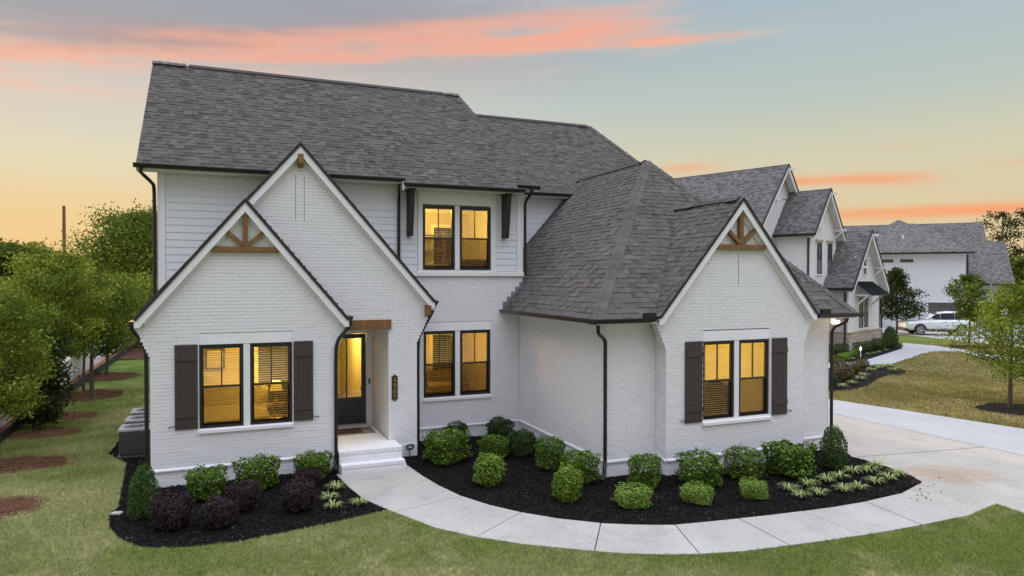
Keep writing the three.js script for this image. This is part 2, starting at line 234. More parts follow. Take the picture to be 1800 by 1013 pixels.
structure('mulch_bed', flat(isle, -0.05, 0.038), M.mulch);
const nDrive = onGround([[1400, 572], [1586, 588.5], [1640, 594], [1750, 607], [1900, 624], [1990, 610], [1800, 572], [1700, 568], [1400, 560]]);
structure('neighbour_driveway', flat(nDrive, -0.05, 0.025), M.concNew);
function disc(c, rx, rz, y, seed, mat, name) { const r = mulberry(seed), pts = []; for (let i = 0; i < 40; i++) { const a = i / 40 * 6.283, k = 1 + (noise3(Math.cos(a) * 2 + seed, Math.sin(a) * 2, 3) - 0.5) * 0.35; pts.push([c[0] + Math.cos(a) * rx * k, c[1] + Math.sin(a) * rz * k]); } structure(name, flat(pts, -0.03, y), mat); return pts; }
const rings = [];
for (const [px, py, rx, rz, m, nm] of [[20, 822, 1.35, 0.95, M.straw, 'pine_straw'], [-8, 898, 0.85, 0.7, M.straw, 'pine_straw'], [75, 766, 1.0, 0.9, M.straw, 'pine_straw'], [118, 735, 0.95, 0.9, M.straw, 'pine_straw'], [160, 698, 1.25, 1.7, M.straw, 'pine_straw'], [192, 663, 1.1, 1.4, M.straw, 'pine_straw'], [1785, 722, 1.35, 1.2, M.mulch, 'mulch_ring'], [1703, 611, 1.5, 1.2, M.mulch, 'mulch_ring']]) { const p = gp(px, py); rings.push(disc([p.x, p.z], rx * (m === M.straw ? 0.85 : 1), rz * (m === M.straw ? 0.85 : 1), 0.03, Math.round(px + 40), m, nm)); }
structure('pine_straw', flat([[-4.6, -27], [0.5, -27], [3, -38], [-4.6, -38]], -0.03, 0.05), M.straw);
structure('clay_strip', flat([[-4.2, 9], [-4.75, 9], [-4.95, -40], [-4.4, -40]], -0.03, 0.02), M.clay);

// ------------------------------------------------------------------ grass blades and mulch chips
{
  const r = mulberry(77), blade = [], N = 7, pos = [];
  for (let i = 0; i < N; i++) { const a = r() * 6.283, d = r() * 0.022, x = Math.cos(a) * d, z = Math.sin(a) * d, h = 0.03 + r() * 0.034, w = 0.0038 + r() * 0.003, t = r() * 6.283, lx = Math.cos(t) * h * 0.6 * r(), lz = Math.sin(t) * h * 0.6 * r(), b = r() * 6.283, bx_ = Math.cos(b) * w, bz = Math.sin(b) * w; pos.push(x - bx_, 0, z - bz, x + bx_, 0, z + bz, x + lx, h, z + lz); }
  const geo = new THREE.BufferGeometry(); geo.setAttribute('position', new THREE.Float32BufferAttribute(pos, 3)); geo.computeVertexNormals();
  const houseFoot = [[-0.05, 0.03], [3.9, 0.03], [3.9, -0.4], [6, -0.4], [6, -1.9], [9.3, -1.9], [9.3, 3.1], [16.1, 3.1], [16.1, -9], [-0.05, -9]];
  const blocked = [walkPoly, driveA, driveB, bedLeft, bedMid, houseFoot, isle, nPath, nBed, nDrive, ...rings];
  const spots = [], tryAdd = (x, z, far) => {
    const dx = x - CAM.x, dz = z - CAM.z, d = dx * FWD.x + dz * FWD.z; if (d < 9 || d > 58) return; const sx = 900 + 1200 * (dx * camR.x + dz * camR.z) / d, sy = 492 + 1200 * 4.48 / d; if (sx < -40 || sx > 1840 || sy > 1040) return;
    if (r() > Math.min(1, 17 * 17 / (d * d) * 1.05 + (x > 21.5 ? 0.1 : 0))) return;
    for (const b of blocked) if (inside(b, x, z)) return; spots.push([x, z, d]);
  };
  for (let i = 0; i < 1500000 && spots.length < 340000; i++) { const u = r(); if (u < 0.6) tryAdd(-4.5 + r() * 21, 2.5 + r() * 9); else if (u < 0.76) tryAdd(-4.4 + r() * 4.6, -16 + r() * 19); else tryAdd(22 + r() * 28, -16 + r() * 22); }
  const im = new THREE.InstancedMesh(geo, M.blade, spots.length), m = new THREE.Matrix4(), q = new THREE.Quaternion(), up = V(0, 1, 0), col = new THREE.Color();
  spots.forEach(([x, z, d], i) => {
    const s = (r() < 0.03 ? 1.35 + r() * 0.4 : 0.75 + r() * 0.55) * Math.max(1, Math.sqrt(d / 15)); q.setFromAxisAngle(up, r() * 6.283); m.compose(V(x, 0.004, z), q, V(s, s * (0.8 + r() * 0.4), s)); im.setMatrixAt(i, m);
    const big = fbm(x * 0.35 + 9, 2, z * 0.35 + 4, 4), mid = fbm(x * 1.9, 5, z * 1.9, 3), t = Math.min(1, smooth(0.38, 0.66, big) * 0.75 + smooth(0.52, 0.7, mid) * 0.4), dry = x > 21.5;
    const c = dry ? mix([0.29, 0.27, 0.09], [0.45, 0.39, 0.175], t) : mix([0.27, 0.33, 0.09], [0.53, 0.5, 0.25], t * 0.9), k = r() < 0.12 ? 1.5 : 0.6 + r() * 0.7; col.setRGB(c[0] * k, c[1] * k, c[2] * k); im.setColorAt(i, col);
  });
  im.name = 'grass'; shade(im); im.userData = { kind: 'stuff', label: 'short mown lawn grass with paler dry patches', category: 'grass' }; scene.add(im);
  console.log('grass', spots.length);
  // mulch chips
  const cg = new THREE.BoxGeometry(0.04, 0.008, 0.011), cs = [];
  const area = (poly, n, x0, x1, z0, z1) => { for (let i = 0, k = 0; i < n * 14 && k < n; i++) { const x = x0 + r() * (x1 - x0), z = z0 + r() * (z1 - z0); if (inside(poly, x, z)) { cs.push([x, z]); k++; } } };
  area(bedLeft, 14000, -1.4, 5, -5.5, 4.4); area(bedMid, 30000, 5, 16.5, -2, 6.5); area(isle, 1500, 20, 30, -12, 0);
  for (let i = 0; i < 34; i++) { const p = gp(1570 + r() * 70, 845 + r() * 45); if (!inside(bedMid, p.x, p.z)) cs.push([p.x + r() * 0.3, p.z, 0.05]); }
  const ns = []; for (let k = 0; k < 7; k++) { if (k === 6) continue; const poly = rings[k], cx = poly.reduce((q, p) => q + p[0], 0) / poly.length, cz = poly.reduce((q, p) => q + p[1], 0) / poly.length; for (let i = 0; i < 3600; i++) { const [ex, ez] = poly[Math.floor(r() * poly.length)], f = Math.sqrt(r()) * 1.2 + (r() - 0.5) * 0.3; ns.push([cx + (ex - cx) * f, cz + (ez - cz) * f]); } }
  const nm = new THREE.InstancedMesh(new THREE.BoxGeometry(0.16, 0.006, 0.006), M.chip, ns.length); ns.forEach(([x, z], i) => { q.setFromEuler(new THREE.Euler((r() - 0.5) * 0.3, r() * 6.283, (r() - 0.5) * 0.3)); m.compose(V(x, 0.03 + r() * 0.025, z), q, V(0.7 + r() * 0.6, 1, 1)); nm.setMatrixAt(i, m); const k = 0.5 + r() * 0.8; nm.setColorAt(i, col.setRGB(0.2 * k, 0.105 * k, 0.06 * k)); }); nm.name = 'pine_needles'; shade(nm); nm.userData = { kind: 'stuff', label: 'loose brown pine needles spread round the trees at left', category: 'pine straw' }; scene.add(nm);
  const ic = new THREE.InstancedMesh(cg, M.chip, cs.length), e = new THREE.Euler();
  cs.forEach(([x, z, y], i) => { e.set((r() - 0.5) * 0.8, r() * 6.283, (r() - 0.5) * 0.8); q.setFromEuler(e); const s = 0.5 + r() * 0.9; m.compose(V(x, (y ?? 0.042) + r() * 0.012, z), q, V(s, s, s * (0.6 + r()))); ic.setMatrixAt(i, m); const k = 0.006 + r() * r() * 0.016; const pale = r() < 0.018 ? 7 : 1; col.setRGB(k * 1.05 * pale, k * 0.95 * pale, k * 0.9 * pale); ic.setColorAt(i, col); });
  ic.name = 'mulch_chips'; shade(ic); ic.userData = { kind: 'stuff', label: 'loose black wood mulch chips covering the planting beds', category: 'mulch' }; scene.add(ic);
}

// ------------------------------------------------------------------ the white brick house
const house = thing('house', 'large white painted brick house with grey shingle roofs and lit yellow windows', 'house');
const COURSE = 0.0775, BL = 0.254;
const unitBox = boxUV(new THREE.BoxGeometry(1, 1, 1));
// wall frame: sAxis along the wall, outward normal n, origin so that world = o + s*S + y*Y + n*N
const facing = {
  front: (z) => ({ S: V(1, 0, 0), N: V(0, 0, 1), o: V(0, 0, z) }),
  left: (x) => ({ S: V(0, 0, 1), N: V(-1, 0, 0), o: V(x, 0, 0) }),
  right: (x) => ({ S: V(0, 0, -1), N: V(1, 0, 0), o: V(x, 0, 0) }),
};
function cut(spans, a, b) { const out = []; for (const [s, e] of spans) { if (b <= s || a >= e) { out.push([s, e]); continue; } if (a > s) out.push([s, a]); if (b < e) out.push([b, e]); } return out; }
function slabBox(F, s0, s1, y0, y1, n0, n1) { // box in wall coordinates
  const g = new THREE.BoxGeometry(1, 1, 1), a = F.S.clone().multiplyScalar((s0 + s1) / 2).addScaledVector(F.N, (n0 + n1) / 2).add(F.o); const sx = Math.abs(F.S.x) * (s1 - s0) + Math.abs(F.N.x) * (n1 - n0), sz = Math.abs(F.S.z) * (s1 - s0) + Math.abs(F.N.z) * (n1 - n0); g.scale(sx, y1 - y0, sz); g.translate(a.x, (y0 + y1) / 2, a.z); return boxUV(g);
}
function brickWall(F, y0, y1, spansAt, { thick = 0.2, single = 0, proud = () => 0, lay = true, seed = 1, holes = [] } = {}) {
  const r = mulberry(seed * 101 + 7), backs = [], bricks = [];
  for (let k = 0, y = y0; y < y1 - 0.01; k++, y += COURSE) {
    const ye = Math.min(y + COURSE, y1); let sp = spansAt((y + ye) / 2); for (const [a, b, c, d] of holes) if ((y + ye) / 2 > c && (y + ye) / 2 < d) sp = cut(sp, a, b);
    const pr = proud((y + ye) / 2);
    for (const [a, b] of sp) {
      if (b - a < 0.02) continue; backs.push(slabBox(F, a, b, y, ye, -thick, -0.009 + pr));
      if (!lay) continue; let s = Math.floor(a / BL) * BL - (k % 2 ? BL / 2 : 0);
      for (; s < b; s += BL) { const s0 = Math.max(a, s + 0.0025), s1 = Math.min(b, s + BL - 0.0025); if (s1 - s0 < 0.03) continue; bricks.push([(s0 + s1) / 2, (y + ye) / 2 - 0.001, pr + (r() - 0.5) * 0.005, s1 - s0, ye - y - 0.012, r()]); }
    }
  }
  const wall = mk('wall', merge(backs), M.mortar, house);
  if (!bricks.length) return wall;
  const place = (b) => { const p = F.o.clone().addScaledVector(F.S, b[0]).addScaledVector(F.N, b[2] - 0.03); p.y = b[1]; return new THREE.Matrix4().makeBasis(F.S, V(0, 1, 0), F.N).multiply(new THREE.Matrix4().makeRotationZ((b[5] - 0.5) * 0.012)).multiply(new THREE.Matrix4().makeScale(b[3], b[4], 0.06)).setPosition(p); };
  if (single) { bricks.sort((p, q) => { const d = (b) => F.o.clone().addScaledVector(F.S, b[0]).setY(b[1]).distanceTo(CAM); return d(p) - d(q); }); for (const b of bricks.splice(0, single)) { const m = mk('brick', unitBox, M.brick, wall); m.applyMatrix4(place(b)); } }
  const im = new THREE.InstancedMesh(unitBox, M.brick, bricks.length); const col = new THREE.Color();
  bricks.forEach((b, i) => { im.setMatrixAt(i, place(b)); const k = 0.955 + b[5] * 0.045; im.setColorAt(i, col.setRGB(k, k, k)); });
  im.name = 'brickwork'; im.userData = { kind: 'stuff' }; shade(im); wall.add(im); return wall;
}
// gable line half width at height y
const gA = { x: 1.9, y: 6.27, s: 1.205, z: 0.16, e0: -0.28, e1: 4.15 }, gB = { x: 3.12, y: 7.68, s: 1.155, z: -0.29, e0: -0.2, e1: 6.36 }, gW = { x: 12.72, y: 6.41, s: 1.185, z: 3.62, e0: 10.39, e1: 15.04 };
const half = (g, y, inset = 0.1) => Math.max(0, (g.y - inset - y) / g.s);
function corbel(y, y0, n, step) { return y < y0 ? 0 : Math.min(n, Math.floor((y - y0) / COURSE) + 1) * step; }
const WT = 0.39, low = (y) => (y < WT - 0.03 ? 0.02 : 0);
const openA = [0.95, 2.89, 1.22, 3.07], openC = [6.5, 8.47, 1.22, 3.07], openU = [6.47, 8.47, 4.75, 6.56], openW = [11.7, 13.68, 1.19, 3.06];
const head = (o) => [o[0], o[1], o[3] - 0.01, o[3] + 0.23];
brickWall(facing.front(0), -0.1, 6.1, (y) => { const c = corbel(y, 2.87, 8, 0.036), h = half(gA, y); return y < 3.55 ? [[-c, 3.88 + c]] : [[gA.x - h, gA.x + h]]; }, { single: 300, proud: low, seed: 1, holes: [openA, head(openA)] });
brickWall(facing.left(0), -0.1, 3.5, () => [[-9, -0.2]], { lay: true, seed: 2 });
brickWall(facing.right(3.88), -0.1, 3.5, () => [[0.2, 2.6]], { seed: 3 });
const porchTop = 3.28;
brickWall(facing.front(-0.45), -0.1, 7.5, (y) => { const c = corbel(y, 2.95, 8, 0.036), h = half(gB, y), aEdge = y < 3.5 ? 3.7 : y < 6.1 ? gA.x + half(gA, y, 0.2) : 0; let b = y < 3.7 ? 5.93 + c : gB.x + h; let a = y < 3.7 ? 3.7 : gB.x - h; a = Math.max(a, aEdge); const sp = [[a, b]]; return y < porchTop ? cut(sp, 3.0, 5.21) : sp; }, { proud: low, seed: 4, holes: [[3.01, 3.02, 5.85, 6.94], [3.21, 3.22, 5.85, 6.94]] });
brickWall(facing.left(5.21), 0.5, porchTop + 0.05, () => [[-2.6, -0.66]], { thick: 0.15, seed: 5 });
brickWall(facing.right(5.93), -0.1, 3.7, () => [[0.66, 1.9]], { lay: true, seed: 6 });
brickWall(facing.front(-1.9), -0.1, 4.58, () => [[5.7, 9.46]], { proud: low, seed: 7, holes: [openC, head(openC)] });
brickWall(facing.left(9.37), -0.1, 3.6, () => [[-1.88, 3.02]], { proud: low, seed: 8 });
brickWall(facing.front(3.04), -0.1, 3.58, () => [[9.37, 10.69], [14.77, 16.07]], { proud: low, seed: 9 });
brickWall(facing.right(16.07), -0.1, 3.58, () => [[-2.84, 8]], { proud: low, seed: 10 });
brickWall(facing.front(3.46), -0.1, 6.25, (y) => { const c = corbel(y, 2.92, 8, 0.034), h = half(gW, y); return y < 3.6 ? [[10.68 - c, 14.78 + c]] : [[gW.x - h, gW.x + h]]; }, { proud: low, seed: 11, holes: [openW, head(openW)] });
brickWall(facing.left(10.68), -0.1, 3.55, () => [[3.02, 3.45]], { thick: 0.1, proud: low, seed: 12 });
brickWall(facing.right(14.78), -0.1, 3.55, () => [[-3.45, -3.02]], { thick: 0.1, proud: low, seed: 13 });
// hidden plain walls that close the volume
for (const g of [bx(9.46 - 0.2, 9.458, 4.3, 7.2, -4.3, -1.95), bx(0.02, 16, 0, 3.5, -9.2, -9)]) mk('wall', g, M.mortar, house);
// water table ledge
const ledgeProfile = (F, a, b) => { const g = prismXY([[0, 0], [0.052, 0.0], [0.052, 0.03], [0.0, 0.065]], 0, b - a); const m = new THREE.Matrix4().makeBasis(F.N, V(0, 1, 0), F.S); g.applyMatrix4(m); const p = F.o.clone().addScaledVector(F.S, a); g.translate(p.x, WT - 0.03, p.z); return m.determinant() < 0 ? boxUV(flip(g)) : boxUV(g); };
function flip(g) { const p = g.attributes.position; for (let i = 0; i < p.count; i += 3) { for (const k of Object.keys(g.attributes)) { const at = g.attributes[k], n = at.itemSize; for (let j = 0; j < n; j++) { const t = at.array[(i + 1) * n + j]; at.array[(i + 1) * n + j] = at.array[(i + 2) * n + j]; at.array[(i + 2) * n + j] = t; } } } return g; }
for (const [F, a, b] of [[facing.front(0), -0.05, 3.9], [facing.front(-1.9), 5.95, 9.34], [facing.left(9.37), -1.85, 3.08], [facing.front(3.04), 9.37, 10.64], [facing.left(10.68), 3.06, 3.5], [facing.front(3.46), 10.69, 14.83], [facing.front(3.04), 14.82, 16.1]]) mk('water_table', ledgeProfile(F, a, b), M.mortar, house);
// flat lintels over the openings and the raised strip in the upper gable
for (const [o, z] of [[openA, 0], [openC, -1.9], [openW, 3.46]]) mk('lintel', rb(o[0], o[1], o[3] - 0.012, o[3] + 0.228, z - 0.15, z - 0.003, 0.004), M.brick, house);
for (const [o, z] of [[openA, 0], [openC, -1.9], [openW, 3.46]]) mk('lintel_back', bx(o[0] - 0.05, o[1] + 0.05, o[3] + 0.01, o[3] + 0.3, z - 0.26, z - 0.205), M.mortar, house);
mk('gable_joint', rb(12.715, 12.727, 4.35, 5.1, 3.4, 3.466, 0.002), M.zinc, house);

// ---- windows with rooms behind them
const slatGeo = new THREE.BoxGeometry(1, 0.003, 0.048); let tilt = 0.1;
function windowUnit(x0, x1, y0, y1, z, blindDown = 1) {
  const w = grp('window', house); const f = 0.052, zb = z - 0.14, ym = y0 + (y1 - y0) * 0.505;
  mk('frame', merge([bx(x0, x0 + f, y0, y1, zb, z - 0.03), bx(x1 - f, x1, y0, y1, zb, z - 0.03), bx(x0 + f, x1 - f, y1 - f, y1, zb, z - 0.03), bx(x0 + f, x1 - f, y0, y0 + f, zb, z - 0.025)]), M.frame, w);
  const s = 0.032;
  const up = mk('upper_sash', merge([bx(x0 + f, x0 + f + s, ym, y1 - f, zb + 0.04, z - 0.05), bx(x1 - f - s, x1 - f, ym, y1 - f, zb + 0.04, z - 0.05), bx(x0 + f + s, x1 - f - s, y1 - f - s, y1 - f, zb + 0.04, z - 0.05), bx(x0 + f, x1 - f, ym - 0.045, ym, zb + 0.04, z - 0.048)]), M.frame, w);
  mk('muntin', bx((x0 + x1) / 2 - 0.013, (x0 + x1) / 2 + 0.013, ym, y1 - f - s, zb + 0.05, z - 0.06), M.frame, up);
  mk('pane', bx(x0 + f + s, x1 - f - s, ym, y1 - f - s, zb + 0.062, zb + 0.066), M.glass, up);
  const lo = mk('lower_sash', merge([bx(x0 + f, x0 + f + s, y0 + f, ym - 0.045, zb + 0.005, z - 0.085), bx(x1 - f - s, x1 - f, y0 + f, ym - 0.045, zb + 0.005, z - 0.085), bx(x0 + f + s, x1 - f - s, y0 + f, y0 + f + 0.045, zb + 0.005, z - 0.085)]), M.frame, w);
  mk('pane', bx(x0 + f + s, x1 - f - s, y0 + f + 0.045, ym - 0.045, zb + 0.03, zb + 0.034), M.glass, lo);
  mk('screen', bx(x0 + f, x1 - f, y0 + f, ym - 0.046, z - 0.06, z - 0.0575), M.screen, w);
  const sl = [], r = mulberry(Math.round(x0 * 100)); for (let y = y1 - 0.1; y > y0 + 0.1; y -= 0.0515) { const g = slatGeo.clone(); g.rotateX(tilt); g.scale(x1 - x0 - 0.1, 1, 1); g.rotateZ((r() - 0.5) * 0.004); g.translate((x0 + x1) / 2, y, zb - 0.05); sl.push(g); }
  for (const t of [0.2, 0.8]) { const g = new THREE.BoxGeometry(0.004, y1 - y0 - 0.18, 0.004); g.translate(x0 + (x1 - x0) * t, (y0 + y1) / 2, zb - 0.022); sl.push(g); }
  const b = mk('blind', merge(sl), M.blind, w); b.userData = { kind: 'stuff' };
  mk('blind_rail', merge([bx(x0 + 0.03, x1 - 0.03, y1 - 0.1, y1 - 0.045, zb - 0.08, zb - 0.025), bx(x0 + 0.05, x1 - 0.05, y0 + 0.06, y0 + 0.085, zb - 0.075, zb - 0.028)]), M.blind, w);
  return w;
}
function pairOfWindows(o, z, sillDepth = true) {
  const mid = (o[0] + o[1]) / 2, g = 0.07; windowUnit(o[0] + 0.004, mid - g, o[2] + 0.004, o[3] - 0.014, z); windowUnit(mid + g, o[1] - 0.004, o[2] + 0.004, o[3] - 0.014, z);
  mk('mullion', rb(mid - g + 0.001, mid + g - 0.001, o[2] + 0.004, o[3] - 0.014, z - 0.16, z - 0.012, 0.004), M.white, house);
  if (sillDepth) { const s = mk('sill', prismZY([[z - 0.14, o[2] + 0.002], [z + 0.055, o[2] - 0.028], [z + 0.055, o[2] - 0.095], [z - 0.14, o[2] - 0.095]], o[0] - 0.02, o[1] + 0.02), M.brick, house); }
}
tilt = 0.3; pairOfWindows(openA, 0); tilt = 0.06; pairOfWindows(openC, -1.9); tilt = 0.1; pairOfWindows(openW, 3.46); tilt = 0.16; pairOfWindows(openU, -1.87, false);
function room(x0, x1, y0, y1, z0, z1, lights, color, flux, floor = M.floorWood) { // z1 is the window side
  const t = 0.06, g = grp('room', house); z1 += 0.03;
  mk('room_wall', merge([bx(x0 - t, x0, y0, y1, z0, z1), bx(x1, x1 + t, y0, y1, z0, z1), bx(x0 - t, x1 + t, y0 - t, y1 + t, z0 - t, z0)]), M.room, g);
  mk('ceiling', bx(x0 - t, x1 + t, y1, y1 + t, z0, z1), M.ceiling, g); mk('floor', bx(x0 - t, x1 + t, y0 - t, y0, z0, z1), floor, g);
  for (const [lx, ly, lz, rad] of lights) {
    const s = new THREE.SphereGeometry(rad, 16, 10); s.scale(1, 0.7, 1); s.translate(lx, ly, lz); mk('ceiling_lamp', s, lampMat(color[0], color[1], color[2], 5), g);
    const p = new THREE.PointLight(C3(...color), flux / lights.length, 0, 2); p.position.set(lx, ly - rad * 0.7 - 0.04, lz); p.castShadow = true; p.shadow.radius = 4; g.add(p);
  }
  mk('baseboard', bx(x0, x1, y0, y0 + 0.14, z0, z0 + 0.02), M.ceiling, g); mk('crown_moulding', bx(x0, x1, y1 - 0.1, y1, z0, z0 + 0.05), M.ceiling, g);
  const dx = x0 + (x1 - x0) * 0.62; if (x1 - x0 > 2) { mk('doorway', bx(dx, dx + 0.85, y0, y0 + 2.1, z0 + 0.001, z0 + 0.012), M.dark, g); mk('door_casing', merge([bx(dx - 0.1, dx, y0, y0 + 2.1, z0 + 0.001, z0 + 0.03), bx(dx + 0.85, dx + 0.95, y0, y0 + 2.1, z0 + 0.001, z0 + 0.03), bx(dx - 0.1, dx + 0.95, y0 + 2.1, y0 + 2.2, z0 + 0.001, z0 + 0.03)]), M.ceiling, g); }
  return g;
}
const amber = [1, 0.58, 0.08], gold = [1, 0.68, 0.12];
const rA = room(0.22, 3.6, 0.5, 3.3, -4.2, -0.2, [[1.9, 3.18, -1.9, 0.11]], amber, 13);
const rC = room(6.0, 9.2, 0.5, 3.3, -6.2, -2.1, [[6.8, 3.1, -4.2, 0.09]], amber, 13);
const rU = room(5.95, 9.2, 4.15, 6.85, -6.0, -2.1, [[6.9, 6.74, -3.9, 0.1]], gold, 18);
const rW = room(10.95, 14.5, 0.5, 3.3, -1.2, 3.26, [[12.2, 3.18, 1.2, 0.11]], gold, 15);
const rD = room(3.95, 5.15, 0.5, 3.25, -8.0, -2.7, [[4.6, 3.1, -4.6, 0.1]], gold, 10);
// table lamps and pictures seen through the glass
function tableLamp(x, y, z, label, color, flux) { const t = thing('table_lamp', label, 'lamp', [x, y, z]); mk('lamp_stem', new THREE.CylinderGeometry(0.03, 0.07, 0.34, 12).translate(0, 0.17, 0), M.furniture, t); mk('lamp_shade', new THREE.CylinderGeometry(0.11, 0.17, 0.24, 20, 1, true).translate(0, 0.47, 0), std({ color: C3(0.9, 0.8, 0.6), emissive: C3(...color), emissiveIntensity: 1.6, roughness: 0.9, side: THREE.DoubleSide }), t); const p = new THREE.PointLight(C3(...color), flux, 0, 2); p.position.set(0, 0.72, 0); p.castShadow = true; t.add(p); mk('side_table', rb(-0.25, 0.25, -0.06, -0.01, -0.22, 0.22, 0.01), M.furniture, t); for (const a of [-0.2, 0.2]) for (const b of [-0.17, 0.17]) mk('leg', bx(a - 0.02, a + 0.02, -0.6, -0.06, b - 0.02, b + 0.02), M.furniture, t); }
tableLamp(2.75, 1.1, -3.4, 'shaded table lamp glowing inside the right pane of the left window', amber, 5); tableLamp(6.35, 4.95, -3.2, 'shaded table lamp glowing at the left inside the upper dormer window', gold, 4); tableLamp(11.5, 1.1, -0.4, 'shaded table lamp glowing at the left inside the right front window', gold, 5);
for (const [x, y, z, w, h, l] of [[1.2, 2.3, -4.16, 0.5, 0.6, 'dark framed picture on the back wall inside the left front window'], [6.9, 2.4, -6.16, 0.7, 0.5, 'dark framed picture on the back wall inside the lower middle window'], [12.0, 2.5, -1.16, 0.8, 0.5, 'dark framed picture on the back wall inside the right front window']]) { const t = thing('picture', l, 'picture', [x, y, z]); mk('frame', bx(-w / 2, w / 2, -h / 2, h / 2, 0, 0.03), M.dark, t); mk('print', bx(-w / 2 + 0.05, w / 2 - 0.05, -h / 2 + 0.05, h / 2 - 0.05, 0.031, 0.034), M.fabric, t); }
// furniture that shows through the glass
function chair(x, z, turn, y, label) { const c = thing('dining_chair', label, 'chair', [x, y, z], turn); mk('seat', rb(-0.22, 0.22, 0.42, 0.47, -0.22, 0.22, 0.015), M.fabric, c); mk('backrest', rb(-0.22, 0.22, 0.55, 1.0, -0.24, -0.2, 0.015), M.fabric, c); for (const [a, b] of [[-0.19, -0.19], [0.19, -0.19], [-0.19, 0.19], [0.19, 0.19]]) mk('leg', rb(a - 0.02, a + 0.02, 0, b < 0 ? 0.9 : 0.42, b - 0.02, b + 0.02, 0.005), M.furniture, c); }
chair(6.9, -3.0, 0.5, 0.5, 'pale dining chair inside the lower window left pane beside the porch'); chair(8.2, -3.3, -2.2, 0.5, 'pale chair inside the lower window right pane near the wing wall');
{ const t = thing('dining_table', 'wooden dining table inside the lower window between porch and wing', 'table', [7.7, 0.5, -4.1]); mk('tabletop', rb(-0.8, 0.8, 0.7, 0.75, -0.45, 0.45, 0.01), M.floorWood, t); for (const a of [-0.7, 0.7]) for (const b of [-0.36, 0.36]) mk('leg', rb(a - 0.035, a + 0.035, 0, 0.7, b - 0.035, b + 0.035, 0.006), M.floorWood, t); }
{ const t = thing('sideboard', 'dark wooden sideboard along the back wall inside the lower middle window', 'sideboard', [7.9, 0.5, -5.9]); mk('cabinet', rb(-0.9, 0.9, 0.1, 0.9, -0.22, 0.22, 0.01), M.furniture, t); for (const a of [-0.8, 0.8]) mk('leg', rb(a - 0.03, a + 0.03, 0, 0.1, -0.1, 0.1, 0.004), M.furniture, t); }
{ const b = thing('bed', 'low upholstered bed inside the left front window', 'bed', [1.7, 0.5, -2.6]); mk('mattress', new RoundedBoxGeometry(1.6, 0.3, 2, 3, 0.08).translate(0, 0.45, 0), M.fabric, b); mk('bed_base', rb(-0.82, 0.82, 0.05, 0.3, -1.02, 1.02, 0.01), M.furniture, b); mk('headboard', rb(-0.85, 0.85, 0.05, 1.1, -1.1, -1.03, 0.02), M.fabric, b); }
{ const b = thing('armchair', 'dark rounded armchair inside the right front window', 'armchair', [13.4, 0.5, 1.9], -0.4); const g = new THREE.SphereGeometry(0.5, 20, 14); g.scale(1, 1.1, 0.35); g.translate(0, 0.75, -0.2); mk('backrest', g, M.dark, b); mk('seat', new RoundedBoxGeometry(0.9, 0.4, 0.8, 3, 0.1).translate(0, 0.3, 0.1), M.dark, b); }
{ const b = thing('shelf_unit', 'open shelf unit standing inside the upper dormer window', 'shelf', [7.3, 4.15, -5.7]); for (const y of [0.3, 0.8, 1.3, 1.8]) mk('shelf', bx(-0.9, 0.9, y, y + 0.03, -0.2, 0.2), M.furniture, b); for (const x of [-0.92, 0.9]) mk('side_panel', bx(x, x + 0.03, 0, 1.95, -0.2, 0.2), M.furniture, b); }
{ const b = thing('desk', 'dark desk inside the upper dormer window', 'desk', [8.4, 4.15, -3.4]); mk('desktop', rb(-0.6, 0.6, 0.9, 0.95, -0.35, 0.35, 0.01), M.furniture, b); for (const x of [-0.55, 0.5]) mk('side_panel', bx(x, x + 0.05, 0, 0.9, -0.33, 0.33), M.furniture, b); mk('back_panel', bx(-0.5, 0.5, 0.3, 0.9, -0.3, -0.26), M.furniture, b); }

// ---- shutters
function shutter(x0, x1, y0, y1, z, hookSide) {
  const g = grp('shutter', house), n = 4, w = (x1 - x0) / n, zz = z + 0.012; for (let i = 0; i < n; i++) mk('board', rb(x0 + i * w + 0.002, x0 + (i + 1) * w - 0.002, y0, y1, zz, zz + 0.028, 0.003), M.shutter, g);
  for (const y of [y0 + 0.25, y1 - 0.35]) mk('batten', rb(x0 + 0.004, x1 - 0.004, y, y + 0.11, zz + 0.028, zz + 0.05, 0.004), M.shutter, g);
  const hx = hookSide < 0 ? x0 : x1, s = hookSide; mk('shutter_hook', tube([[hx - s * 0.02, y0 + 0.1, zz + 0.035], [hx + s * 0.05, y0 + 0.07, zz + 0.04], [hx + s * 0.1, y0 + 0.09, zz + 0.04], [hx + s * 0.12, y0 + 0.055, zz + 0.04], [hx + s * 0.095, y0 + 0.045, zz + 0.04]], 0.009, 6), M.black, g);
}
shutter(0.47, 0.925, 1.24, 3.07, 0, -1); shutter(2.915, 3.35, 1.24, 3.07, 0, 1); shutter(11.18, 11.66, 1.19, 3.06, 3.46, -1); shutter(13.74, 14.21, 1.19, 3.06, 3.46, 1);

